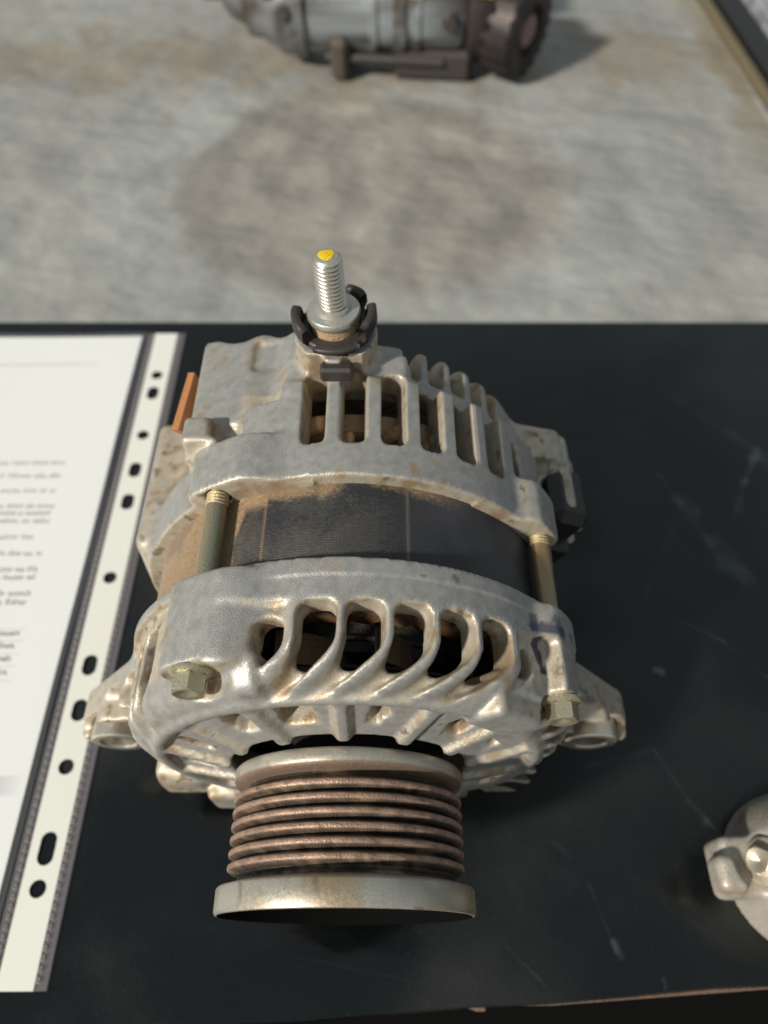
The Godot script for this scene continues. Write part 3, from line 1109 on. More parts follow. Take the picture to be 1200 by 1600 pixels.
func build_sheet() -> void:
	var t := thing("document_sleeve", "clear punched plastic sleeve holding a printed white page, left of the alternator", "document", Vector3(-0.12, 0, -0.145), 0.004)
	# page
	var m := StandardMaterial3D.new()
	m.albedo_texture = page_texture()
	m.roughness = 0.7
	var st := SurfaceTool.new()
	st.begin(Mesh.PRIMITIVE_TRIANGLES)
	var nx := 12
	var nz := 24
	var lift := func(x: float, z: float) -> float: return 0.0012 + 0.0007 * (1.0 + sin(x * 31.0 + z * 17.0) * sin(z * 23.0 + 1.0))
	for i in nx:
		for j in nz:
			var q := []
			for e in [[0, 0], [1, 0], [1, 1], [0, 1]]:
				var u := float(i + e[0]) / nx
				var v := float(j + e[1]) / nz
				var x := -0.0125 - 0.210 * (1.0 - u)
				var z := -0.149 + 0.297 * v
				q.append([Vector3(x, lift.call(x, z), z), Vector2(u, v)])
			for k in [0, 3, 2, 0, 2, 1]:
				st.set_uv(q[k][1])
				st.add_vertex(q[k][0])
	st.index()
	st.generate_normals()
	put("printed_page", st.commit(), m, t)
	# the punched white strip: real holes
	var strip := CSGBox3D.new()
	strip.name = "punched_strip"
	strip.size = Vector3(0.0122, 0.0004, 0.302)
	strip.position = Vector3(0.0002, 0.0009, -0.001)
	strip.material = mat(lin(0.66, 0.67, 0.62), 0.45)
	t.add_child(strip, true)
	for h in [[-120.7, 0], [-108, 1], [-80, 0], [-58.5, 1], [-40, 1], [0, 0], [40, 1], [58.5, 1], [80, 0], [108, 2], [120.7, 0]]:
		var p := CSGPolygon3D.new()
		p.name = "punched_hole"
		p.polygon = stadium(0, 0, 0.0029, [0.0029, 0.0044, 0.0055][h[1]])
		p.depth = 0.01
		p.operation = CSGShape3D.OPERATION_SUBTRACTION
		p.transform = Transform3D(Basis(Vector3(1, 0, 0), Vector3(0, 0, 1), Vector3(0, -1, 0)), Vector3(0, -0.005, h[0] * 0.001 + 0.001))
		strip.add_child(p, true)
	# clear film: over the page, and the two welded margins of the strip
	var film := StandardMaterial3D.new()
	film.transparency = BaseMaterial3D.TRANSPARENCY_ALPHA
	film.albedo_color = Color(0.85, 0.87, 0.9, 0.07)
	film.roughness = 0.16
	var margin := StandardMaterial3D.new()
	margin.transparency = BaseMaterial3D.TRANSPARENCY_ALPHA
	margin.albedo_color = Color(0.62, 0.60, 0.62, 0.22)
	margin.roughness = 0.3
	var fs := SurfaceTool.new()
	fs.begin(Mesh.PRIMITIVE_TRIANGLES)
	for i in nx:
		for j in nz:
			var q := []
			for e in [[0, 0], [1, 0], [1, 1], [0, 1]]:
				var x := lerpf(-0.232, -0.0098, float(i + e[0]) / nx)
				var z := lerpf(-0.1515, 0.1495, float(j + e[1]) / nz)
				q.append(Vector3(x, lift.call(x, z) + 0.0005 + 0.0003 * sin(x * 90.0 + z * 60.0), z))
			for k in [0, 3, 2, 0, 2, 1]:
				fs.add_vertex(q[k])
	fs.index()
	fs.generate_normals()
	put("clear_film", fs.commit(), film, t)
	put("welded_margin", chamfered(Vector3(0.0036, 0.0007, 0.302), 0.0001), margin, t, Transform3D(Basis(), Vector3(-0.0078, 0.0009, -0.001)))
	put("welded_margin", chamfered(Vector3(0.0042, 0.0007, 0.302), 0.0001), margin, t, Transform3D(Basis(), Vector3(0.0085, 0.0009, -0.001)))
	# the row of little oval weld marks along each margin
	var ring := lathe(PackedVector2Array([Vector2(0.62, 0), Vector2(0.6, 0.22), Vector2(0.42, 0.3), Vector2(0.25, 0.22), Vector2(0.22, 0.0)]), 12, Transform3D(Basis(Vector3(0.001, 0, 0), Vector3(0, 0.001, 0), Vector3(0, 0, 0.0017)), Vector3.ZERO), NONE)
	var beads := SurfaceTool.new()
	for x in [-0.0076, 0.0074]:
		for i in 100:
			beads.append_from(ring, 0, Transform3D(Basis(), Vector3(x, 0.00125, -0.150 + i * 0.003)))
	var bm := mat(lin(0.22, 0.21, 0.21), 0.4)
	var wb := put("weld_marks", beads.commit(), bm, t)
	wb.set_meta("kind", "stuff")

# ---- alternator

func build_alternator() -> void:
	var t := thing("alternator", "used silver car alternator with ribbed pulley lying on the black table", "alternator", AX)
	# purple marker strokes on the right shoulder
	# each: angle and f of both ends, half width (mm), strength
	ink_marks = [
		[45.5, 75.2, 45.7, 72.5, 1.5, 0.6], [45.7, 72.5, 52.3, 72.6, 1.7, 0.75], [50.6, 75.4, 52.2, 71.2, 1.4, 0.6],
		[47.3, 69.0, 48.8, 65.6, 1.9, 0.96], [48.8, 65.6, 50.0, 62.4, 1.2, 0.96],
		[57.5, 73.6, 57.6, 72.6, 1.2, 0.6], [62.0, 75.3, 62.5, 64.0, 1.1, 0.6], [58.0, 66.5, 61.0, 62.0, 0.9, 0.5],
		[78.0, 70.0, 88.0, 68.0, 0.9, 0.5], [80.0, 73.0, 95.0, 70.0, 0.9, 0.45]]
	var cast_m := vmat(0.46, 0.4, 0.55, 115.0, "cast_rough")
	var place := func(x: float, y: float, f: float) -> Vector3: return lv(x, y, f)
	put("front_housing", casting(sd_front, front_colour, Vector3(-94, -74, 44), Vector3(94, 72, 84), CELL, place, 64.0), cast_m, t)
	put("rear_housing", casting(sd_rear, rear_colour, Vector3(-80, -74, 102), Vector3(92, 76, 166), CELL, place), cast_m, t)
	# stator: a stack of thin laminations
	var prof := []
	var f := 79.5
	while f < 107.5:
		prof.append(Vector2(59.54, f))
		prof.append(Vector2(59.62, f + 0.2))
		prof.append(Vector2(59.62, f + 0.5))
		f += 0.7
	var scol := func(v: Vector3, a: float) -> Color:
		var phi := rad_to_deg(wrapf(a, -PI, PI))
		var big := noise.get_noise_3d(v.x * 0.6, v.z * 0.6, v.y * 0.6)
		var fine := noise_fine.get_noise_3d(v.x * 2.2, v.z * 2.2, v.y * 2.6)
		var paint := Color(0.028, 0.029, 0.034)
		var c := paint.lerp(Color(0.15, 0.14, 0.12), clampf((fine * 0.4 + big * 0.9 + 0.12) * 0.8, 0.0, 0.5) * smoothstep(30.0, 0.0, phi + big * 20.0))
		c = c.lerp(Color(0.06, 0.062, 0.072) * (1.0 + big * 0.8), smoothstep(10.0, 30.0, phi) * 0.8)
		var edge := smoothstep(101.5, 104.5, v.y + big * 7.0 + fine * 1.2 + maxf(0.0, -phi - 10.0) * 0.3) * smoothstep(34.0, 18.0, phi)
		var left := smoothstep(-20.0, -22.2, phi + big * 8.0 + fine * 1.5)
		var bare := smoothstep(4.5, 3.0, absf(phi + 23.0 + big * 4.0)) * smoothstep(102.0, 98.0, v.y) * 0.9
		var earth := Color(0.36, 0.255, 0.155) * (1.0 + fine * 0.35 + big * 0.3)
		var gone := smoothstep(0.12, 0.32, big) * smoothstep(-30.0, -45.0, phi) * 0.6
		c = c.lerp(earth, clampf(maxf(edge * 0.65, left * 0.95) - bare, 0.0, 0.95))
		c = c.lerp(Color(0.16, 0.14, 0.13), gone)
		for seam in [[-20.2, 0.45], [15.2, 0.55]]:
			c = c.lerp(Color(0.30, 0.20, 0.11) if seam[0] < 0.0 else Color(0.16, 0.15, 0.14), smoothstep(seam[1], 0.0, absf(phi - seam[0])) * 0.85)
		return c * 2.7
	var swob := func(a: float, _p: Vector2) -> float:
		var phi := rad_to_deg(wrapf(a, -PI, PI))
		return -0.35 * smoothstep(0.7, 0.2, absf(phi + 20.2)) - 0.3 * smoothstep(0.7, 0.2, absf(phi - 15.2))
	var sm := vmat(0.5, 0.15, 0.2, 90.0)
	sm.uv1_scale = Vector3.ONE * 60.0
	sm.albedo_texture = grit_tex()
	put("stator", turned(prof, 540, scol, swob), sm, t)
	# windings at both ends of the stator, seen through the slots
	var copper := vmat(0.5, 0.1, 0.7, 60.0)
	var coil_col := func(v: Vector3, a: float) -> Color:
		var s := noise.get_noise_3d(v.x * 2.0, v.z * 2.0, v.y * 2.0)
		return Color(0.12, 0.065, 0.032) * (1.0 + s * 1.1)
	var coil_wob := func(a: float, p: Vector2) -> float: return 1.1 * sin(a * 36.0 + p.y * 0.35) + 0.5 * sin(a * 72.0)
	var front_coil := []
	var rear_coil := []
	for i in 13:
		var a := TAU * i / 12.0
		front_coil.append(Vector2(46.0 + 4.0 * cos(a), 77.0 + 4.5 * sin(a)))
		rear_coil.append(Vector2(44.0 + 4.5 * cos(a), 111.0 + 5.5 * sin(a)))
	put("front_winding", turned(front_coil, 216, coil_col, coil_wob), copper, t)
	put("rear_winding", turned(rear_coil, 216, coil_col, coil_wob), copper, t)
	# rotor with its dark claw body, and the fan plate with bent blades
	var black := mat(lin(0.02, 0.018, 0.016), 0.6, 0.0, 0.6, 50.0)
	put("bearing_shield", turned([Vector2(8, 59.5), Vector2(20, 59.0), Vector2(24, 59.6), Vector2(31.0, 59.8), Vector2(48.0, 60.0), Vector2(48.2, 60.6), Vector2(8, 61.2)], 64), mat(lin(0.012, 0.010, 0.009), 0.75, 0.0, 0.8, 60.0), t)
	put("rotor", turned([Vector2(6, 60), Vector2(40, 67), Vector2(41, 70), Vector2(41, 118), Vector2(38, 124), Vector2(6, 130)], 48), black, t)
	var fan_m := mat(lin(0.11, 0.078, 0.05), 0.55, 0.2, 0.5, 40.0)
	var fan := put("fan", turned([Vector2(9, 67.5), Vector2(42, 69.5), Vector2(42.4, 70.3), Vector2(9, 70.6)], 64), black, t)
	for i in 13:
		var a := i * TAU / 13.0 + 0.1
		var bl := SurfaceTool.new()
		bl.begin(Mesh.PRIMITIVE_TRIANGLES)
		bl.set_smooth_group(-1)
		for k in 6:
			var quad := []
			for e in [[0, 0], [1, 0], [1, 1], [0, 1]]:
				var s: float = (k + e[0]) / 6.0
				var rr := lerpf(26.0, 50.0, s)
				var aa: float = a - 0.42 * s * s
				quad.append([rr, aa, (61.3 + 2.0 * (1.0 - s)) if e[1] == 1 else 69.6])
			for side in 2:
				var off := 0.5 if side == 1 else -0.5
				var v := []
				for q in quad:
					v.append(lv(q[0] * sin(q[1]) + off * cos(q[1]), q[0] * cos(q[1]) - off * sin(q[1]), q[2]))
				for w in ([0, 1, 2, 0, 2, 3] if side == 0 else [0, 2, 1, 0, 3, 2]):
					bl.add_vertex(v[w])
		bl.generate_normals()
		put("blade", bl.commit(), fan_m, fan)
	# pale rectifier plate and brown inner cover behind the rear slots
	put("rectifier_plate", turned([Vector2(12, 126.5), Vector2(51.5, 126.5), Vector2(52.5, 127.2), Vector2(52.5, 133.5), Vector2(12, 133.6)], 64), mat(lin(0.36, 0.26, 0.17), 0.6, 0.1, 0.6, 40.0), t)
	var hs := mat(lin(0.42, 0.25, 0.14), 0.55, 0.1, 0.6, 40.0)
	for q in [[-6.0, 120.0, 30.0], [12.0, 124.0, 36.0], [24.0, 122.0, 30.0], [-15.0, 126.0, 40.0], [36.0, 121.0, 28.0]]:
		var xf := Transform3D(Basis(Vector3(0, 0, 1), deg_to_rad(q[2])), lv(52.0 * sin(q[0] * DEG), 52.0 * cos(q[0] * DEG), q[1] + 2.0))
		put("winding_lead", chamfered(Vector3(0.016, 0.0028, 0.005), 0.0008), hs, t, xf)

	# through bolts
	var zinc := mat(lin(0.50, 0.46, 0.33), 0.35, 0.8, 0.4, 60.0)
	for q in [[-32.0, 63.2, 0.35], [58.2, 63.2, 0.1], [146.0, 62.5, 0.6], [-121.0, 62.5, 0.9]]:
		var c := Vector2(q[1] * sin(q[0] * DEG), q[1] * cos(q[0] * DEG))
		var xf := along(lv(c.x, c.y, 56.5), Vector3(0, 0, -1))
		var col := func(v: Vector3, _a: float) -> Color:
			var s := noise.get_noise_3d(v.x * 2.0 + q[0], v.y * 1.2, v.z * 2.0)
			return Color(0.40, 0.37, 0.26).lerp(Color(0.40, 0.28, 0.15), clampf(s * 2.2 + (0.5 if v.y > 38.0 else -0.1), 0.0, 0.9)).lerp(Color(0.25, 0.27, 0.22), clampf(-s * 2.5, 0.0, 0.6))
		var bolt := put("through_bolt", lathe(PackedVector2Array([Vector2(0, -0.5), Vector2(2.75, -0.5), Vector2(2.75, 44.5)]), 28, xf, col), vmat(0.42, 0.55, 0.3, 60.0), t)
		put("thread", threaded(3.0, 44.4, 56.0, 1.0, 0.5, xf), mat(lin(0.42, 0.34, 0.2), 0.5, 0.4, 0.5, 60.0), bolt)
		var hx := along(lv(c.x, c.y, 57.0), Vector3(0, 0, 1))
		hx.basis = hx.basis * Basis(Vector3.UP, q[2])
		put("hex_head", hex_head(7.0, 5.6, 5.0, 1.5, hx, 1.3), zinc, bolt)

	# steel bushes in the mounting lugs
	var steel := mat(lin(0.58, 0.54, 0.46), 0.35, 0.85, 0.3, 50.0)
	for s in [-1.0, 1.0]:
		var xf := along(lv(s * 78.5, -33.0, 80.0), Vector3(0, 0, 1))
		put("lug_bush", lathe(PackedVector2Array([Vector2(5.4, 0), Vector2(9.0, 0), Vector2(9.0, 15.2), Vector2(8.4, 15.8), Vector2(6.0, 15.8), Vector2(5.4, 15.2), Vector2(5.4, 0)]), 40, xf, NONE), steel, t)

	build_pulley(t)
	build_terminal(t)

	# connector on the right, and the orange insulator on the left flank
	var plastic := mat(lin(0.014, 0.013, 0.013), 0.38, 0.0, 0.3, 50.0)
	var con := put("connector", chamfered(Vector3(0.014, 0.024, 0.022), 0.003), plastic, t, Transform3D(Basis(Vector3(0, 0, 1), -0.42), lv(65.5, 8.0, 130.0)))
	put("locking_tab", chamfered(Vector3(0.009, 0.010, 0.006), 0.0012), plastic, con, Transform3D(Basis(), Vector3(0.001, -0.004, 0.0125)))
	var orange := mat(lin(0.48, 0.215, 0.085), 0.6, 0.0, 0.4, 40.0)
	put("orange_insulator", plate(PackedVector2Array([Vector2(0.132, 0.0475), Vector2(0.138, 0.0375), Vector2(0.1615, 0.0355), Vector2(0.1585, 0.0435)]), -0.001, 0.001, Transform3D(Basis(Vector3(0, 0, -1), Vector3(0, 1, 0), Vector3(1, 0, 0)), lv(-50.8, 0.0, 0.0))), orange, t)

func build_pulley(t: Node3D) -> void:
	var rust := func(v: Vector3, a: float) -> Color:
		var r := Vector2(v.x, v.z).length()
		var n := noise_fine.get_noise_3d(v.x * 0.8, v.y * 0.8, v.z * 0.8)
		var b := noise.get_noise_3d(v.x, v.y * 2.0, v.z)
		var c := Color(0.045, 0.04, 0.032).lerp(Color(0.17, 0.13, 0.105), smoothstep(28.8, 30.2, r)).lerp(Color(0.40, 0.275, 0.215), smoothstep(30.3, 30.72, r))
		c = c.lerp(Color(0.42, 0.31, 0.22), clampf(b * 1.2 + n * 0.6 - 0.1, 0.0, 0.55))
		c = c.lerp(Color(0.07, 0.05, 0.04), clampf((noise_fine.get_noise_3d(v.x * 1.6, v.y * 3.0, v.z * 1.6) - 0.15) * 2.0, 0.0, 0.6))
		return c * (1.0 + n * 0.45)
	var zincy := func(v: Vector3, _a: float) -> Color:
		var n := noise_fine.get_noise_3d(v.x * 0.5, v.y * 0.9, v.z * 0.5)
		var b := noise.get_noise_3d(v.x * 0.7, v.y * 1.5, v.z * 0.7)
		var c := Color(0.52, 0.52, 0.48).lerp(Color(0.43, 0.33, 0.20), clampf(b * 1.7 + 0.12 + n * 0.3, 0.0, 0.75))
		c = c.lerp(Color(0.12, 0.09, 0.06), smoothstep(0.42, 0.55, n) * 0.6)
		if v.y > 40.0 and v.y < 43.0:
			c = c.lerp(Color(0.30, 0.19, 0.13), 0.8)
		if Vector2(v.x, v.z).length() < 32.1 and v.y < 19.1:
			c = Color(0.02, 0.018, 0.016)
		return c * (1.0 + n * 0.12)
	var prof := [Vector2(28.0, 43.0), Vector2(28.0, 40.6)]
	for i in range(5, -1, -1):
		var f := 22.3 + 3.23 * i
		prof.append_array([Vector2(28.3, f + 1.58), Vector2(30.25, f + 0.85), Vector2(30.7, f + 0.55), Vector2(30.8, f + 0.2), Vector2(30.8, f - 0.2), Vector2(30.7, f - 0.55), Vector2(30.25, f - 0.85), Vector2(28.3, f - 1.58)])
	prof.append_array([Vector2(28.0, 20.0), Vector2(28.4, 19.4), Vector2(28.4, 17.0)])
	var m := vmat(0.5, 0.4, 0.8, 90.0, "rust_rough")
	prof.reverse()
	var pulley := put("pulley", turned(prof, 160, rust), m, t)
	var zm := vmat(0.42, 0.6, 0.12, 60.0, "zinc_rough")
	put("front_flange", turned([Vector2(32.2, 11.75), Vector2(32.7, 11.9), Vector2(33.0, 12.5), Vector2(33.0, 17.4), Vector2(32.6, 18.0), Vector2(28.0, 19.2)], 160, zincy), zm, pulley)
	var soot := mat(lin(0.004, 0.004, 0.004), 0.95, 0.0, 0.2, 50.0)
	soot.metallic_specular = 0.1
	put("inner_recess", turned([Vector2(22.8, 20.0), Vector2(30.4, 14.4), Vector2(31.4, 12.3), Vector2(32.2, 11.75)], 96), soot, pulley)
	put("rear_flange", turned([Vector2(28.0, 41.4), Vector2(30.2, 42.3), Vector2(30.9, 42.9), Vector2(31.2, 43.5), Vector2(31.2, 45.9), Vector2(30.8, 46.4), Vector2(10, 46.6)], 160, zincy), zm, pulley)
	put("hub_plate", turned([Vector2(0, 24.0), Vector2(22.9, 24.0), Vector2(22.9, 17.0)], 64), mat(lin(0.05, 0.045, 0.04), 0.6, 0.3, 0.4, 50.0), pulley)
	put("shaft_nut", hex_head(19.0, 9.0, 12.0, 1.5, along(lv(0, 0, 24.0), Vector3(0, 0, 1)), 0.0), mat(lin(0.3, 0.28, 0.24), 0.45, 0.7, 0.4, 50.0), pulley)
	put("shaft_collar", turned([Vector2(12, 46.5), Vector2(15.5, 46.6), Vector2(15.5, 54)], 48), mat(lin(0.03, 0.027, 0.024), 0.6, 0.2, 0.4, 50.0), pulley)

func build_terminal(t: Node3D) -> void:
	var bx0 := -3.5
	var bf := 149.5
	var up := Vector3(-0.045, 1.0, 0.0)
	var steel := mat(lin(0.66, 0.63, 0.55), 0.3, 0.9, 0.2, 60.0)
	var dull := mat(lin(0.48, 0.48, 0.44), 0.4, 0.75, 0.35, 60.0)
	var xf := along(lv(bx0, 70.0, bf), up)
	var stud := put("terminal_stud", threaded(3.9, 0.0, 23.6, 1.25, 0.85, xf), steel, t)
	put("stud_end", lathe(PackedVector2Array([Vector2(3.0, 23.6), Vector2(2.5, 23.95), Vector2(0, 24.0)]), 32, xf, NONE), steel, stud)
	var pc := func(v: Vector3, _a: float) -> Color: return Color(0.82, 0.58, 0.01) * (1.0 + 0.2 * noise_fine.get_noise_3d(v.x, v.y, v.z))
	put("yellow_paint_dot", lathe(PackedVector2Array([Vector2(2.05, 23.98), Vector2(2.0, 24.12), Vector2(1.4, 24.3), Vector2(0, 24.36)]), 20, xf, pc, func(a: float, p: Vector2) -> float: return 0.18 * sin(a * 3.0 + 1.0) if p.x > 1.0 else 0.0), vmat(0.55, 0.0), stud)
	# flanged nut at the stud's foot and the dirty spacer under it
	put("stud_collar", lathe(PackedVector2Array([Vector2(7.0, 4.5), Vector2(7.3, 5.0), Vector2(7.3, 6.6), Vector2(7.0, 7.0), Vector2(4.9, 7.3), Vector2(4.5, 8.3), Vector2(3.6, 8.6)]), 48, xf, NONE), dull, stud)
	var earth := mat(lin(0.36, 0.25, 0.14), 0.8, 0.0, 0.8, 60.0)
	put("spacer", lathe(PackedVector2Array([Vector2(6.8, -2), Vector2(6.8, 4.6), Vector2(3, 4.7)]), 40, xf, NONE), earth, stud)
	# black plastic ring with four upright claws
	var pl := mat(lin(0.030, 0.026, 0.023), 0.5, 0.0, 0.2, 60.0)
	var ring := put("insulating_ring", lathe(PackedVector2Array([Vector2(6.8, -3.2), Vector2(9.6, -3.2), Vector2(10.0, -2.8), Vector2(10.0, 1.6), Vector2(9.6, 2.0), Vector2(7.2, 2.0), Vector2(6.8, 1.6), Vector2(6.8, -3.2)]), 56, xf, NONE), pl, t)
	for q in [[-76.0, 62.0, 7.2], [4.0, 66.0, 2.6], [78.0, 60.0, 7.0], [148.0, 34.0, 6.5]]:
		var st := SurfaceTool.new()
		st.begin(Mesh.PRIMITIVE_TRIANGLES)
		st.set_smooth_group(0)
		var sec := 9
		var pts := [Vector2(8.3, 0.6), Vector2(10.4, 0.6), Vector2(11.7, q[2] * 0.45), Vector2(11.6, q[2] * 0.92), Vector2(11.2, q[2]), Vector2(9.7, q[2]), Vector2(9.3, q[2] * 0.92), Vector2(9.2, q[2] * 0.5)]
		var np := pts.size()
		for i in sec + 1:
			var e := float(i) / sec * 2.0 - 1.0
			var a: float = (q[0] + q[1] * 0.5 * e) * DEG
			var sc := 1.0 - 0.22 * pow(absf(e), 6.0)
			for p in pts:
				var y: float = 1.0 + (p.y - 1.0) * sc
				st.add_vertex(xf * Vector3(p.x * cos(a - PI * 0.5) , y, p.x * sin(a + PI * 0.5)))
		for i in sec:
			for k in np:
				var b := i * np + k
				var c := i * np + (k + 1) % np
				for w in [b, c, b + np, c, c + np, b + np]:
					st.add_index(w)
		for k in range(1, np - 1):
			for w in [0, k, k + 1, sec * np, sec * np + k + 1, sec * np + k]:
				st.add_index(w)
		st.generate_normals()
		put("claw", st.commit(), pl, ring)
	put("front_tab", chamfered(Vector3(0.009, 0.005, 0.004), 0.0008), pl, ring, Transform3D(Basis(), lv(bx0 + 0.5, 66.0, 137.0)))

# ---- starter motor on the bench

func build_starter() -> void:
	var t := thing("starter_motor", "old grey starter motor with black drive end lying on the grey bench", "starter motor", Vector3(0.0, -0.003, -0.612), -0.10)
	var X := func(h: float, x0: float, z := 0.0) -> Transform3D:   # a frame turned about the x axis, mm
		return Transform3D(Basis(Vector3(0, 0, 0.001), Vector3(0.001, 0, 0), Vector3(0, 0.001, 0)), Vector3(x0, h, z) * 0.001)
	var dirt := func(v: Vector3, _a: float) -> Color:
		var n := noise.get_noise_3d(v.x * 0.6, v.y * 0.6, v.z * 0.6)
		return Color(0.27, 0.29, 0.31).lerp(Color(0.06, 0.05, 0.04), clampf(n * 2.4 + 0.5, 0.0, 0.92))
	var steelc := func(v: Vector3, _a: float) -> Color:
		var n := noise.get_noise_3d(v.x * 0.5, v.y * 0.5, v.z * 0.5)
		return Color(0.36, 0.41, 0.46).lerp(Color(0.07, 0.06, 0.05), clampf(n * 2.8 + 0.5, 0.0, 0.9))
	var m := vmat(0.45, 0.35, 0.5, 20.0)
	var body := put("yoke", lathe(PackedVector2Array([Vector2(0, -62), Vector2(33, -62), Vector2(35, -60), Vector2(35, -8), Vector2(36.5, -7), Vector2(36.5, -2), Vector2(35, -1), Vector2(35, 24), Vector2(36.5, 25), Vector2(36.5, 30), Vector2(35, 31), Vector2(34, 58), Vector2(30, 62), Vector2(0, 62)]), 56, X.call(42.0, 0.0), steelc), m, t)
	put("nose_housing", lathe(PackedVector2Array([Vector2(0, -122), Vector2(9, -122), Vector2(14, -118), Vector2(20, -106), Vector2(26, -102), Vector2(27, -92), Vector2(33, -82), Vector2(37, -74), Vector2(37, -62), Vector2(0, -61.9)]), 40, X.call(42.0, 0.0), dirt), m, t)
	put("shaft_end", lathe(PackedVector2Array([Vector2(0, -140), Vector2(3.0, -139), Vector2(4.2, -136), Vector2(4.2, -121)]), 24, X.call(42.0, 0.0), steelc), m, t)
	var blackc := func(v: Vector3, _a: float) -> Color:
		var n := noise.get_noise_3d(v.x, v.y, v.z)
		return Color(0.025, 0.022, 0.024).lerp(Color(0.07, 0.055, 0.05), clampf(n * 1.6, 0.0, 0.7))
	put("drive_end_cover", lathe(PackedVector2Array([Vector2(0, 62), Vector2(31, 62), Vector2(36, 66), Vector2(36, 80), Vector2(30, 90), Vector2(0, 92)]), 48, X.call(42.0, 0.0), blackc), vmat(0.5, 0.2, 0.6, 30.0), t)
	# the dark toothed gear that faces right and forward
	var gx := Transform3D(Basis(Vector3(0, 1, 0), -0.55) * Basis(Vector3(0, 0, 0.001), Vector3(0.001, 0, 0), Vector3(0, 0.001, 0)), Vector3(0.100, 0.0345, 0.014))
	var teeth := func(a: float, p: Vector2) -> float: return 1.5 * clampf(sin(a * 18.0) * 2.0, -1.0, 1.0) if p.x > 23.0 else 0.0
	var gear := put("drive_gear", lathe(PackedVector2Array([Vector2(0, -14), Vector2(29, -14), Vector2(31, -12), Vector2(31, 10), Vector2(29, 12), Vector2(17, 12), Vector2(16, 9), Vector2(11, 9)]), 144, gx, blackc, teeth), vmat(0.45, 0.3, 0.5, 30.0), t)
	var pink := mat(lin(0.24, 0.15, 0.15), 0.5, 0.2, 0.5, 40.0)
	put("gear_hub", lathe(PackedVector2Array([Vector2(0, 13), Vector2(6, 13), Vector2(10, 11), Vector2(10.9, 8)]), 32, gx, NONE), pink, gear)
	# solenoid along the back, with its terminals
	var sol := put("solenoid", lathe(PackedVector2Array([Vector2(0, -52), Vector2(20, -52), Vector2(22, -50), Vector2(22, 30), Vector2(20, 32), Vector2(0, 32)]), 40, X.call(78.0, 8.0, -34.0), steelc), m, t)
	put("solenoid_cap", lathe(PackedVector2Array([Vector2(0, 32), Vector2(19, 32), Vector2(19, 44), Vector2(15, 48), Vector2(0, 48)]), 36, X.call(78.0, 8.0, -34.0), blackc), vmat(0.5, 0.0, 0.4, 30.0), sol)
	for z in [-40.0, -26.0]:
		put("solenoid_terminal", lathe(PackedVector2Array([Vector2(3.5, 47), Vector2(3.5, 60), Vector2(0, 61)]), 16, X.call(80.0, 8.0, z), steelc), m, sol)
	# mounting flange ears under the body
	put("mounting_ear", chamfered(Vector3(0.014, 0.030, 0.034), 0.004), mat(lin(0.07, 0.057, 0.046), 0.6, 0.2, 0.5, 30.0), t, Transform3D(Basis(), Vector3(-0.030, 0.0155, 0.022)))
	put("mounting_ear", chamfered(Vector3(0.060, 0.022, 0.05), 0.004), mat(lin(0.04, 0.034, 0.03), 0.6, 0.2, 0.5, 30.0), t, Transform3D(Basis(), Vector3(0.040, 0.0115, 0.006)))
	put("band_clamp", lathe(PackedVector2Array([Vector2(35.2, -66), Vector2(38.4, -66), Vector2(38.4, -56), Vector2(35.2, -56)]), 48, X.call(42.0, 0.0), dirt), m, t)
	put("band_clamp", lathe(PackedVector2Array([Vector2(35.2, 10), Vector2(37.2, 10), Vector2(37.2, 19), Vector2(35.2, 19)]), 48, X.call(42.0, 0.0), dirt), m, t)
	# a greasy cable strap, bolt heads and ribs along the front
	var grease := mat(lin(0.03, 0.026, 0.023), 0.5, 0.0, 0.6, 30.0)
	for q in [[-88.0, 20.0, 0.5], [-70.0, 4.0, 0.2], [52.0, 2.0, 0.1], [66.0, 26.0, 0.6]]:
		put("case_bolt", hex_head(9.0, 7.0, 6.5, 1.5, along(Vector3(q[0], 42.0 + q[1], 34.0) * 0.001, Vector3(0, q[2], 1))), grease, body)
	put("cable_lug", chamfered(Vector3(0.016, 0.012, 0.014), 0.003), grease, body, Transform3D(Basis(Vector3(0, 0, 1), 0.4), Vector3(-0.004, 0.066, 0.024)))
	put("cable", lathe(PackedVector2Array([Vector2(4.0, -44), Vector2(4.0, 46)]), 16, X.call(15.0, 2.0, 30.0), NONE), grease, body)
	# paint marks and a paper tag
	var yellow := mat(lin(0.62, 0.55, 0.03), 0.6)
	put("yellow_paint_mark", chamfered(Vector3(0.010, 0.002, 0.012), 0.0006), yellow, t, Transform3D(Basis(Vector3(1, 0, 0), 0.96), Vector3(0.026, 0.0625, 0.0300)))
	put("yellow_paint_mark", chamfered(Vector3(0.012, 0.002, 0.009), 0.0006), yellow, t, Transform3D(Basis(Vector3(1, 0, 0), 0.96), Vector3(0.074, 0.0630, 0.0305)))
	put("paper_tag", plate(PackedVector2Array([Vector2(-0.007, 0), Vector2(0.004, -0.004), Vector2(0.009, 0.012), Vector2(0.002, 0.026), Vector2(-0.006, 0.022)]), -0.0003, 0.0003, Transform3D(Basis(Vector3(1, 0, 0), -0.5), Vector3(-0.018, 0.0735, 0.0215))), mat(lin(0.75, 0.73, 0.76), 0.7), t)

# ---- the cast part whose edge shows at the lower right

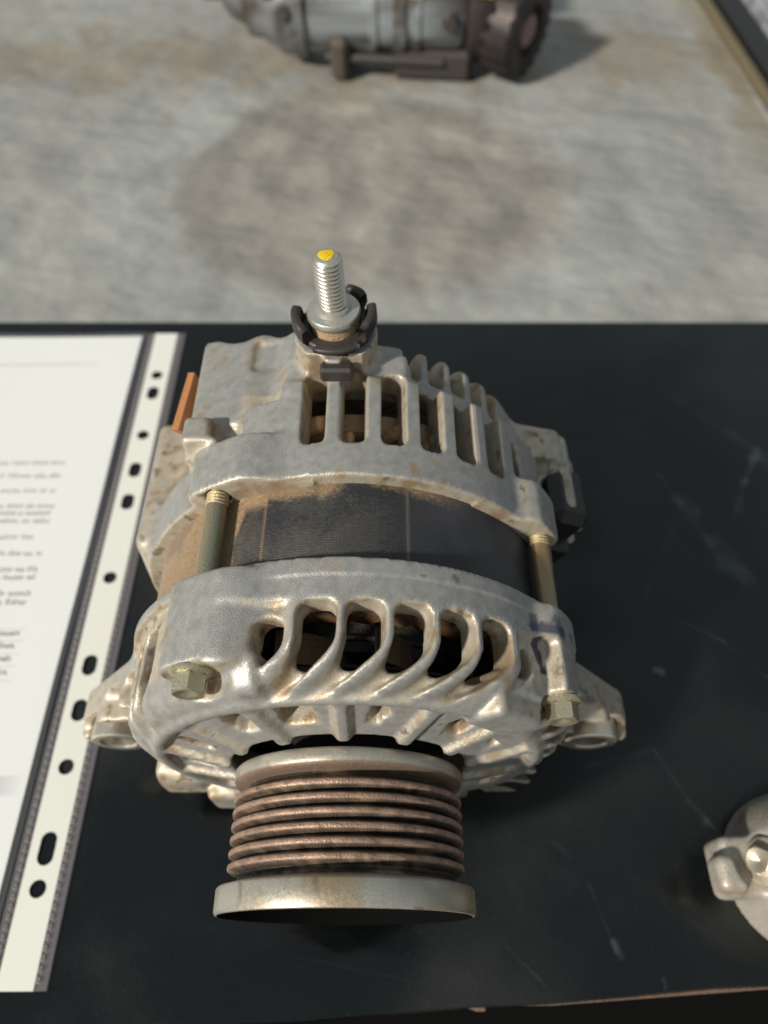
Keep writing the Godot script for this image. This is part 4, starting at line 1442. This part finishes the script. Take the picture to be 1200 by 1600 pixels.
func sd_pump(x: float, y: float, z: float) -> float:
	# mm, x right, y up, z away from the front
	var px := x - 30.0
	var pz := z - 8.0
	var a := sqrt(px * px + pz * pz)
	var d := smax(a - 24.5 - 0.04 * (40.0 - y), y - 46.0, 8.0)
	d = smin(d, smax(a - 16.0, y - 54.0, 4.0), 4.0)
	# ledge and stub of the bolted ear
	d = smin(d, bx(x - 4.0, y - 17.0, z - 8.0, 9.5, 8.0, 9.0, 3.0), 3.0)
	d = smin(d, bx(x + 4.5, y - 24.0, z - 5.5, 5.0, 5.5, 5.5, 3.0), 2.0)
	# pocket for the bolt
	var u := x - 4.5
	var w := z - 8.5
	d = smax(d, -maxf(sqrt(u * u + w * w) - 8.2, 25.2 - y), 2.0)
	d = smax(d, -(Vector2(x - 10.0, y - 46.0).length() - 3.0), 2.0)
	return smax(d, 0.2 - y, 0.5)

func pump_colour(x: float, y: float, z: float, _g: Vector3) -> Color:
	var n := noise.get_noise_3d(x, y, z)
	var f := noise_fine.get_noise_3d(x, y, z)
	return Color(0.50, 0.48, 0.44).lerp(Color(0.36, 0.22, 0.12), clampf(n * 1.6 - 0.1 + f * 0.2, 0.0, 0.7)) * (1.0 + f * 0.1)

func build_pump() -> void:
	var t := thing("cast_pump", "pale cast metal part with bolted ear, cut off at the right edge", "engine part", Vector3(0.1145, 0.0, -0.021), 0.0)
	var place := func(x: float, y: float, z: float) -> Vector3: return Vector3(x, y, -z) * 0.001
	var body := put("pump_body", casting(sd_pump, pump_colour, Vector3(-14, -2, -26), Vector3(62, 58, 42), 1.0, place), vmat(0.5, 0.3, 0.5, 50.0, "cast_rough"), t)
	var xf := Transform3D(Basis(Vector3(0, 0, 1), 0.95) * Basis.from_scale(Vector3.ONE * 0.001), Vector3(0.0065, 0.0285, -0.0085))
	var zinc := mat(lin(0.55, 0.50, 0.40), 0.38, 0.75, 0.3, 60.0)
	put("ear_bolt", hex_head(7.5, 5.5, 7.2, 1.6, xf, 1.5), zinc, body)
